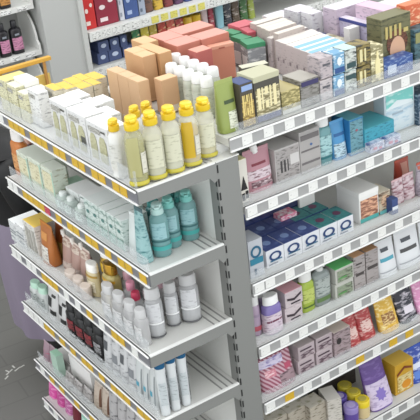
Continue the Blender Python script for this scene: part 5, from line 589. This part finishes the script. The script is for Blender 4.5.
pouch('clear_packet', 'fourth clear grey printed packet from the left at the fifth shelf edge', 'packet', (-0.3015, 0.6884, 0.3201), -1.571, (0.07, 0.05, 0.0537), '#aaa6a4|print #6f6a68 50 .04', 'clear printed packets along the fifth shelf', seal='#bdbab8')
pouch('beige_packet', 'left beige packet with brown edge on the fifth end shelf', 'packet', (-0.28, 0.62, 0.3201), -1.571, (0.0684, 0.06, 0.1106), '#b8aa9c|print #8f7c6a 45 .06', 'beige packets on the fifth shelf', seal='#c9beb2', bands=[('brown_edge', '#6a4a38', 0.1, 0.85, 35, 60)])
pouch('beige_packet', 'right beige packet with brown edge on the fifth end shelf', 'packet', (-0.28, 0.5522, 0.3201), -1.571, (0.0667, 0.06, 0.1104), '#b8aa9c|print #8f7c6a 45 .06', 'beige packets on the fifth shelf', seal='#c9beb2', bands=[('brown_edge', '#6a4a38', 0.1, 0.85, 35, 60)])
pouch('grey_packet', 'first grey packet with dark figures right of the beige packets', 'packet', (-0.288, 0.4737, 0.3201), -1.571, (0.0647, 0.06, 0.1606), '#adabab|print #4a4a4e 40 .05', 'grey packets on the fifth shelf', seal='#c9c8c8')
pouch('grey_packet', 'second grey packet with dark figures right of the beige packets', 'packet', (-0.288, 0.4058, 0.3201), -1.571, (0.0631, 0.06, 0.1553), '#adabab|print #4a4a4e 40 .05', 'grey packets on the fifth shelf', seal='#c9c8c8')
pouch('grey_packet', 'third grey packet with dark figures right of the beige packets', 'packet', (-0.288, 0.3396, 0.3201), -1.571, (0.0615, 0.06, 0.1501), '#adabab|print #4a4a4e 40 .05', 'grey packets on the fifth shelf', seal='#c9c8c8')
pouch('grey_packet', 'fourth grey packet with dark figures right of the beige packets', 'packet', (-0.288, 0.275, 0.3201), -1.571, (0.06, 0.06, 0.1451), '#adabab|print #4a4a4e 40 .05', 'grey packets on the fifth shelf', seal='#c9c8c8')
pouch('bright_pouch', 'hot pink pouch at the left end of the lowest end shelf', 'pouch', (-0.288, 1.0989, 0.1075), -1.571, (0.0813, 0.06, 0.1011), '#cc4a98|print #e49ac4 40 .03', 'bright pouches on the lowest end shelf', seal='#d470a8')
pouch('bright_pouch', 'magenta pouch beside the hot pink pouch', 'pouch', (-0.288, 1.0162, 0.1075), -1.571, (0.0742, 0.06, 0.1184), '#b43c84|print #d88ab8 40 .03', 'bright pouches on the lowest end shelf', seal='#c060a0')
pouch('bright_pouch', 'mauve pink pouch left of the dark red pouch', 'pouch', (-0.288, 0.9381, 0.1075), -1.571, (0.0723, 0.06, 0.1393), '#b05a90|print #e0b0d0 40 .03', 'bright pouches on the lowest end shelf', seal='#c880b0')
pouch('bright_pouch', 'dark red pouch on the lowest end shelf', 'pouch', (-0.288, 0.8666, 0.1075), -1.571, (0.0611, 0.06, 0.1361), '#6a1f2a', 'bright pouches on the lowest end shelf', seal='#7a2a34')
pouch('bright_pouch', 'left mint pouch on the lowest end shelf', 'pouch', (-0.288, 0.781, 0.1075), -1.571, (0.073, 0.06, 0.1367), '#8fbfae|print #dfeee8 40 .03', 'bright pouches on the lowest end shelf', seal='#a4cfc0')
pouch('bright_pouch', 'right mint pouch on the lowest end shelf', 'pouch', (-0.288, 0.7022, 0.1075), -1.571, (0.0755, 0.06, 0.14), '#86b8a8|print #dfeee8 40 .03', 'bright pouches on the lowest end shelf', seal='#a4cfc0')
bottle('black_bottle', 'left black bottle with pink label on the far corner display', 'bottle', (0.3759, 2.81, 1.162), 0.000, (0.0617, 0.055, 0.19), '#1d1b20|gloss .3', '#2a2a2e|gloss .3', 'black bottles with pink labels', style='square', capstyle='screw', bands=[('label', '#c98aa8|print #5a2a44 40 .02', 0.12, 0.5, -50, 50), ('grey_dot', '#8a8f98', 0.56, 0.62, -12, 12)])
bottle('black_bottle', 'left black bottle with orange label on the upper far corner shelf', 'bottle', (0.3459, 2.81, 1.432), 0.000, (0.0617, 0.055, 0.19), '#1d1b20|gloss .3', '#2a2a2e|gloss .3', 'black bottles with orange labels', style='square', capstyle='screw', bands=[('label', '#c08a4a|print #5a3414 40 .02', 0.1, 0.5, -50, 50)])
bottle('black_bottle', 'middle black bottle with pink label on the far corner display', 'bottle', (0.4502, 2.81, 1.162), 0.000, (0.0626, 0.055, 0.19), '#1d1b20|gloss .3', '#2a2a2e|gloss .3', 'black bottles with pink labels', style='square', capstyle='screw', bands=[('label', '#c98aa8|print #5a2a44 40 .02', 0.12, 0.5, -50, 50), ('grey_dot', '#8a8f98', 0.56, 0.62, -12, 12)])
bottle('black_bottle', 'middle black bottle with orange label on the upper far corner shelf', 'bottle', (0.4202, 2.81, 1.432), 0.000, (0.0626, 0.055, 0.19), '#1d1b20|gloss .3', '#2a2a2e|gloss .3', 'black bottles with orange labels', style='square', capstyle='screw', bands=[('label', '#c08a4a|print #5a3414 40 .02', 0.1, 0.5, -50, 50)])
bottle('black_bottle', 'right black bottle with pink label on the far corner display', 'bottle', (0.5286, 2.81, 1.162), 0.000, (0.0697, 0.055, 0.19), '#1d1b20|gloss .3', '#2a2a2e|gloss .3', 'black bottles with pink labels', style='square', capstyle='screw', bands=[('label', '#c98aa8|print #5a2a44 40 .02', 0.12, 0.5, -50, 50), ('grey_dot', '#8a8f98', 0.56, 0.62, -12, 12)])
bottle('black_bottle', 'right black bottle with orange label on the upper far corner shelf', 'bottle', (0.4986, 2.81, 1.432), 0.000, (0.0697, 0.055, 0.19), '#1d1b20|gloss .3', '#2a2a2e|gloss .3', 'black bottles with orange labels', style='square', capstyle='screw', bands=[('label', '#c08a4a|print #5a3414 40 .02', 0.1, 0.5, -50, 50)])
carton('far_carton', 'bright red carton on the far shelf beside the white column', 'carton', (0.9908, 2.82, 1.192), 0.000, (0.0777, 0.1, 0.2), '#c42a28', 'cartons on the upper far shelf', marks=[('round_marks', '#e8d8d0', [('o', 0.3, 0.55, 0.14, 0.07), ('o', 0.72, 0.7, 0.12, 0.06), (0.15, 0.12, 0.5, 0.24)])])
carton('far_carton', 'crimson carton with white round marks on the far shelf', 'carton', (1.1086, 2.82, 1.192), 0.000, (0.1444, 0.1, 0.2), '#8a2438', 'cartons on the upper far shelf', marks=[('round_marks', '#e4d4d4', [('o', 0.3, 0.55, 0.14, 0.07), ('o', 0.72, 0.7, 0.12, 0.06), (0.15, 0.12, 0.5, 0.24)])])
carton('far_carton', 'thin silver carton right of the crimson carton', 'carton', (1.207, 2.82, 1.192), 0.000, (0.0314, 0.1, 0.2), '#c2c4cc', 'cartons on the upper far shelf', marks=[('round_marks', '#8a8f9a', [('o', 0.3, 0.55, 0.14, 0.07), ('o', 0.72, 0.7, 0.12, 0.06), (0.15, 0.12, 0.5, 0.24)])])
carton('far_carton', 'blue carton on the upper far shelf', 'carton', (1.2755, 2.82, 1.192), 0.000, (0.0917, 0.1, 0.2), '#3f568a', 'cartons on the upper far shelf', marks=[('round_marks', '#9fb0d0', [('o', 0.3, 0.55, 0.14, 0.07), ('o', 0.72, 0.7, 0.12, 0.06), (0.15, 0.12, 0.5, 0.24)])])
carton('far_carton', 'grey carton between the blue carton and dark packs', 'carton', (1.3499, 2.82, 1.192), 0.000, (0.0428, 0.1, 0.17), '#9aa4b4', 'cartons on the upper far shelf', marks=[('round_marks', '#5a6474', [('o', 0.3, 0.55, 0.14, 0.07), ('o', 0.72, 0.7, 0.12, 0.06), (0.15, 0.12, 0.5, 0.24)])])
pouch('far_pouch', 'first coloured packet right of the grey carton on the upper far shelf', 'packet', (1.4098, 2.81, 1.192), 0.000, (0.0648, 0.05, 0.15), '#6a4a3c|print #2a2226 30 .05', 'packets on the upper far shelf')
pouch('far_pouch', 'second coloured packet right of the grey carton on the upper far shelf', 'packet', (1.4823, 2.81, 1.192), 0.000, (0.0656, 0.05, 0.15), '#c4a23a|print #2a2226 30 .05', 'packets on the upper far shelf')
pouch('far_pouch', 'third coloured packet right of the grey carton on the upper far shelf', 'packet', (1.5555, 2.81, 1.192), 0.000, (0.0663, 0.05, 0.15), '#7a3434|print #2a2226 30 .05', 'packets on the upper far shelf')
pouch('far_pouch', 'fourth coloured packet right of the grey carton on the upper far shelf', 'packet', (1.6295, 2.81, 1.192), 0.000, (0.067, 0.05, 0.15), '#5a3a5a|print #2a2226 30 .05', 'packets on the upper far shelf')
pouch('far_pouch', 'fifth coloured packet right of the grey carton on the upper far shelf', 'packet', (1.7044, 2.81, 1.192), 0.000, (0.0677, 0.05, 0.15), '#46548c|print #2a2226 30 .05', 'packets on the upper far shelf')
pouch('far_pouch', 'sixth coloured packet right of the grey carton on the upper far shelf', 'packet', (1.7801, 2.81, 1.192), 0.000, (0.0685, 0.05, 0.15), '#7a5a8a|print #2a2226 30 .05', 'packets on the upper far shelf')
pouch('far_pouch', 'seventh coloured packet right of the grey carton on the upper far shelf', 'packet', (1.8566, 2.81, 1.192), 0.000, (0.0693, 0.05, 0.15), '#3f6a9a|print #2a2226 30 .05', 'packets on the upper far shelf')
pouch('far_pouch', 'eighth coloured packet right of the grey carton on the upper far shelf', 'packet', (1.934, 2.81, 1.192), 0.000, (0.0701, 0.05, 0.15), '#8a6aa8|print #2a2226 30 .05', 'packets on the upper far shelf')
carton('navy_carton', 'lower left navy carton of the stack on the far shelf below the red cartons', 'carton', (1.0509, 2.85, 0.957), 0.000, (0.0727, 0.11, 0.066), '#46547c', 'navy cartons on the far shelf', top='#5a6a94', marks=[('pale_mark', '#c4cfe4', [('o', 0.5, 0.62, 0.25, 0.2)])])
carton('navy_carton', 'lower middle navy carton of the stack on the far shelf below the red cartons', 'carton', (1.1351, 2.85, 0.957), 0.000, (0.0878, 0.11, 0.066), '#46547c', 'navy cartons on the far shelf', top='#5a6a94', marks=[('pale_mark', '#c4cfe4', [('o', 0.5, 0.62, 0.25, 0.2)])])
carton('navy_carton', 'lower right navy carton of the stack on the far shelf below the red cartons', 'carton', (1.2311, 2.85, 0.957), 0.000, (0.0819, 0.11, 0.066), '#46547c', 'navy cartons on the far shelf', top='#5a6a94', marks=[('pale_mark', '#c4cfe4', [('o', 0.5, 0.62, 0.25, 0.2)])])
carton('navy_carton', 'upper left navy carton of the stack on the far shelf below the red cartons', 'carton', (1.0649, 2.85, 1.025), 0.000, (0.0728, 0.11, 0.066), '#46547c', 'navy cartons on the far shelf', top='#5a6a94', marks=[('pale_mark', '#c4cfe4', [('o', 0.5, 0.62, 0.25, 0.2)])])
carton('navy_carton', 'upper middle navy carton of the stack on the far shelf below the red cartons', 'carton', (1.1421, 2.85, 1.025), 0.000, (0.0596, 0.11, 0.066), '#46547c', 'navy cartons on the far shelf', top='#5a6a94', marks=[('pale_mark', '#c4cfe4', [('o', 0.5, 0.62, 0.25, 0.2)])])
carton('navy_carton', 'upper right navy carton of the stack on the far shelf below the red cartons', 'carton', (1.206, 2.85, 1.025), 0.000, (0.0459, 0.11, 0.066), '#46547c', 'navy cartons on the far shelf', top='#5a6a94', marks=[('pale_mark', '#c4cfe4', [('o', 0.5, 0.62, 0.25, 0.2)])])
pouch('far_pouch', 'green packet on the middle far shelf behind the peach cartons', 'packet', (1.3102, 2.83, 0.957), 0.000, (0.058, 0.05, 0.14), '#2f7a4a|print #e8d8a0 30 .08', 'packets on the middle far shelf')
pouch('far_pouch', 'yellow-green packet on the middle far shelf behind the peach cartons', 'packet', (1.3758, 2.83, 0.957), 0.000, (0.0585, 0.05, 0.15), '#c9b83a|print #e8d8a0 30 .08', 'packets on the middle far shelf')
pouch('far_pouch', 'mustard packet on the middle far shelf behind the peach cartons', 'packet', (1.4364, 2.83, 0.957), 0.000, (0.0554, 0.05, 0.15), '#b8a23a|print #e8d8a0 30 .08', 'packets on the middle far shelf')
pouch('far_pouch', 'red packet on the middle far shelf behind the peach cartons', 'packet', (1.5013, 2.83, 0.957), 0.000, (0.0596, 0.05, 0.15), '#b8402f|print #e8d8a0 30 .08', 'packets on the middle far shelf')
pouch('far_pouch', 'coral packet on the middle far shelf behind the peach cartons', 'packet', (1.5669, 2.83, 0.957), 0.000, (0.064, 0.05, 0.14), '#c85a4a|print #e8d8a0 30 .08', 'packets on the middle far shelf')
pouch('far_pouch', 'crimson packet on the middle far shelf behind the peach cartons', 'packet', (1.6328, 2.83, 0.957), 0.000, (0.0608, 0.05, 0.13), '#a8383a|print #e8d8a0 30 .08', 'packets on the middle far shelf')
jarpot('yellow_pot', 'left yellow-lidded red pot on the middle far shelf', 'pot', (1.6942, 2.83, 0.957), 0.000, (0.0613, 0.0613, 0.13), '#a83a2a|gloss .3', '#d8b02c|gloss .3', 'yellow-lidded pots')
jarpot('yellow_pot', 'right yellow-lidded red pot on the middle far shelf', 'pot', (1.7576, 2.83, 0.957), 0.000, (0.0658, 0.0658, 0.13), '#a83a2a|gloss .3', '#d9b430|gloss .3', 'yellow-lidded pots')
pouch('far_pouch', 'pale pink slim packet right of the yellow pots', 'packet', (1.8217, 2.83, 0.957), 0.000, (0.0468, 0.05, 0.16), '#c9b4b4|print #d8d0c8 30 .08', 'slim packets on the far shelf')
pouch('far_pouch', 'dark red slim packet left of the pale blue tube', 'packet', (1.8726, 2.83, 0.957), 0.000, (0.0393, 0.05, 0.17), '#9a3444|print #d8d0c8 30 .08', 'slim packets on the far shelf')
pouch('far_pouch', 'black slim packet right of the pale blue tube', 'packet', (1.9996, 2.83, 0.957), 0.000, (0.0561, 0.05, 0.17), '#3a3c44|print #d8d0c8 30 .08', 'slim packets on the far shelf')
pouch('far_pouch', 'brown packet near the right end of the far shelf', 'packet', (2.0639, 2.83, 0.957), 0.000, (0.0566, 0.05, 0.18), '#5a4a3a|print #d8d0c8 30 .08', 'slim packets on the far shelf')
pouch('far_pouch', 'dark green packet near the right end of far shelf', 'packet', (2.1289, 2.83, 0.957), 0.000, (0.0571, 0.05, 0.18), '#3f6a3a|print #d8d0c8 30 .08', 'slim packets on the far shelf')
pouch('far_pouch', 'lime packet at the right end of the far shelf', 'packet', (2.1903, 2.83, 0.957), 0.000, (0.0493, 0.05, 0.18), '#9aa84a|print #d8d0c8 30 .08', 'slim packets on the far shelf')
bottle('blue_tube', 'pale blue tall tube standing on the far shelf', 'tube', (1.9319, 2.82, 0.957), 0.000, (0.0634, 0.045, 0.2), '#8fbcc8|gloss .3', '#a9d0d8|gloss .3', None, style='tube')
LAMP, AMB, EXPO = 7.4, 1.6, -0.12
# ------------------------------------------------------------------ person behind the end display
def person():
    t = thing('person', 'person in a black top and long lilac skirt behind the shelf end', 'person', (-.09, 1.53, 0))
    V = [(0, 0, .86), (-.03, 0, 1.0), (-.09, 0, 1.15), (-.15, 0, 1.24), (-.19, 0, 1.30), (-.23, 0, 1.37), (-.25, 0, 1.45),
         (-.11, .15, 1.19), (-.12, .2, .97), (-.17, .2, .78), (-.19, .2, .71), (-.11, -.15, 1.19), (-.08, -.2, .97), (-.02, -.2, .8), (.0, -.2, .73),
         (.01, .08, .8), (.05, .09, .45), (.16, .09, .08), (.05, .09, .03), (.01, -.08, .8), (.05, -.09, .45), (.16, -.09, .08), (.05, -.09, .03)]
    Ed = [(0, 1), (1, 2), (2, 3), (3, 4), (4, 5), (5, 6), (2, 7), (7, 8), (8, 9), (9, 10), (2, 11), (11, 12), (12, 13), (13, 14), (0, 15), (15, 16), (16, 17), (17, 18), (0, 19), (19, 20), (20, 21), (21, 22)]
    Rr = [.1, .09, .08, .05, .045, .075, .08, .035, .04, .036, .03, .035, .045, .036, .03, .085, .06, .045, .035, .085, .06, .045, .035]
    # thumb and four fingers on each hand
    for s, wi in ((1, 10), (-1, 14)):
        wx, wy, wz = V[wi]
        for k, (dy, ln) in enumerate([(-.027, .06), (-.009, .068), (.009, .064), (.027, .052)]):
            n = len(V); V += [(wx+dy, wy, wz-.05), (wx+dy*1.1, wy-s*.006, wz-.05-ln*.6), (wx+dy*1.1, wy-s*.02, wz-.05-ln*.95)]
            Ed += [(wi, n), (n, n+1), (n+1, n+2)]; Rr += [.012, .008, .007]
        n = len(V); V += [(wx-.04, wy, wz-.025), (wx-.05, wy-s*.005, wz-.06)]; Ed += [(wi, n), (n, n+1)]; Rr += [.012, .009]
    def skin(name, V, Ed, Rr, m, par, lv=2):
        me = bpy.data.meshes.new(name); me.from_pydata(V, Ed, []); o = bpy.data.objects.new(name, me); C.objects.link(o)
        s = o.modifiers.new('s', 'SKIN')
        for i, q in enumerate(me.skin_vertices[0].data): q.radius = (Rr[i], Rr[i]); q.use_root = (i == 0)
        s.use_smooth_shade = True; b = o.modifiers.new('u', 'SUBSURF'); b.levels = b.render_levels = lv
        me.materials.append(mat(m)); o.parent = par
        return o
    skin('body', V, Ed, Rr, '#c79a80', t)
    # black top: torso shell and sleeves
    top = [(.82, .17, .17, 2.2, 0, 0), (.9, .165, .17, 2.2, -.005, 0), (1.0, .165, .18, 2.2, -.03, 0), (1.1, .165, .195, 2.3, -.07, 0), (1.18, .15, .2, 2.4, -.1, 0), (1.24, .11, .13, 2.2, -.135, 0), (1.27, .07, .075, 2, -.16, 0)]
    link('black_top', loft(top, 36), '#0a0a0c', t, True)
    for s in (1, -1):
        i = 7 if s > 0 else 11
        skin('sleeve', [V[i], V[i+1], tuple((a+b)/2 for a, b in zip(V[i+1], V[i+2])), V[i+2]], [(0, 1), (1, 2), (2, 3)], [.1, .075, .062, .055], '#0a0a0c', t)
    # gathered lilac skirt
    bm = bmesh.new(); rings = []
    for j in range(13):
        z = .86-.63*j/12; r = .165+.085*(j/12)**.5; ring = []
        for i in range(72):
            a = 2*PI*i/72; f = 1+.035*(j/12)*math.sin(a*11+j*.12); ring.append(bm.verts.new((r*f*math.cos(a)*.98+.09*j/12, r*f*math.sin(a), z+.012*math.sin(a*3)*(j/12))))
        rings.append(ring)
    for a, b in zip(rings, rings[1:]):
        for i in range(72): bm.faces.new((a[i], b[i], b[(i+1) % 72], a[(i+1) % 72]))
    link('skirt', bm, '#857b8c|gloss .8', t, True)
    for s in (1, -1):
        link('shoe', loft([(0, .12, .045, 2.4, .11, s*.09), (.03, .12, .046, 2.4, .11, s*.09), (.06, .085, .042, 2.2, .14, s*.09), (.085, .05, .042, 2, .17, s*.09)]), '#2a2628', t, True)
    # head details and hair
    hd = Vector((-.25, 0, 1.44))
    link('hair', loft([(hd.z-.05, .07, .095, 2, hd.x+.045, 0), (hd.z, .095, .102, 2, hd.x+.03, 0), (hd.z+.06, .1, .1, 2, hd.x+.015, 0), (hd.z+.1, .075, .08, 2, hd.x+.005, 0), (hd.z+.12, .03, .03, 2, hd.x, 0)]), '#141214', t, True)
    bm = bmesh.new()
    for s in (1, -1): bmesh.ops.create_uvsphere(bm, u_segments=12, v_segments=8, radius=.012, matrix=Matrix.Translation((hd.x-.075, s*.032, hd.z+.01)))
    link('eyes', bm, '#efeeea', t, True)
    bm = bmesh.new(); loft([(hd.z-.025, .018, .014, 2, hd.x-.08, 0), (hd.z-.01, .014, .012, 2, hd.x-.08, 0), (hd.z+.02, .008, .007, 2, hd.x-.076, 0)], bm=bm)
    link('nose', bm, '#c79a80', t, True)
    link('mouth', nb(hd.x-.085, hd.x-.07, -.022, .022, hd.z-.05, hd.z-.042, bev=.003), '#9a5a52', t)
    return t
person()

# ------------------------------------------------------------------ light and camera
def area(name, loc, size, sy, power, col=(1, 1, 1)):
    l = bpy.data.lights.new(name, 'AREA'); l.shape = 'RECTANGLE'; l.size = size; l.size_y = sy; l.energy = power; l.color = col
    o = bpy.data.objects.new(name, l); C.objects.link(o); o.location = loc; return o
for x in (-5.5, -3, -.5, 2, 4.5):
    for y in (-6.5, -4, -1.5, 1, 2.3): area('ceiling_lamp', (x, y, 3.35), .35, 1.4, LAMP, (1, .985, .96))
w = bpy.data.worlds.new('World'); bpy.context.scene.world = w; w.use_nodes = True
w.node_tree.nodes['Background'].inputs[0].default_value = (.95, .98, 1, 1); w.node_tree.nodes['Background'].inputs[1].default_value = AMB
cam = bpy.data.cameras.new('camera'); co = bpy.data.objects.new('camera', cam); C.objects.link(co)
az, el, ro = .5521, .4553, -.1141
fw = Vector((math.cos(el)*math.sin(az), math.cos(el)*math.cos(az), -math.sin(el))); r = Vector((math.cos(az), -math.sin(az), 0)); u = r.cross(fw)
r2 = math.cos(ro)*r+math.sin(ro)*u; u2 = -math.sin(ro)*r+math.cos(ro)*u
co.matrix_world = Matrix(((r2.x, u2.x, -fw.x, -1.6436), (r2.y, u2.y, -fw.y, -2.601), (r2.z, u2.z, -fw.z, 2.8366), (0, 0, 0, 1)))
cam.sensor_width = 36; cam.lens = 1027.926/420*36; cam.clip_start = .05
s = bpy.context.scene; s.camera = co
s.view_settings.view_transform = 'Standard'; s.view_settings.look = 'None'; s.view_settings.gamma = 1; s.view_settings.exposure = EXPO; s.view_settings.use_curve_mapping = False
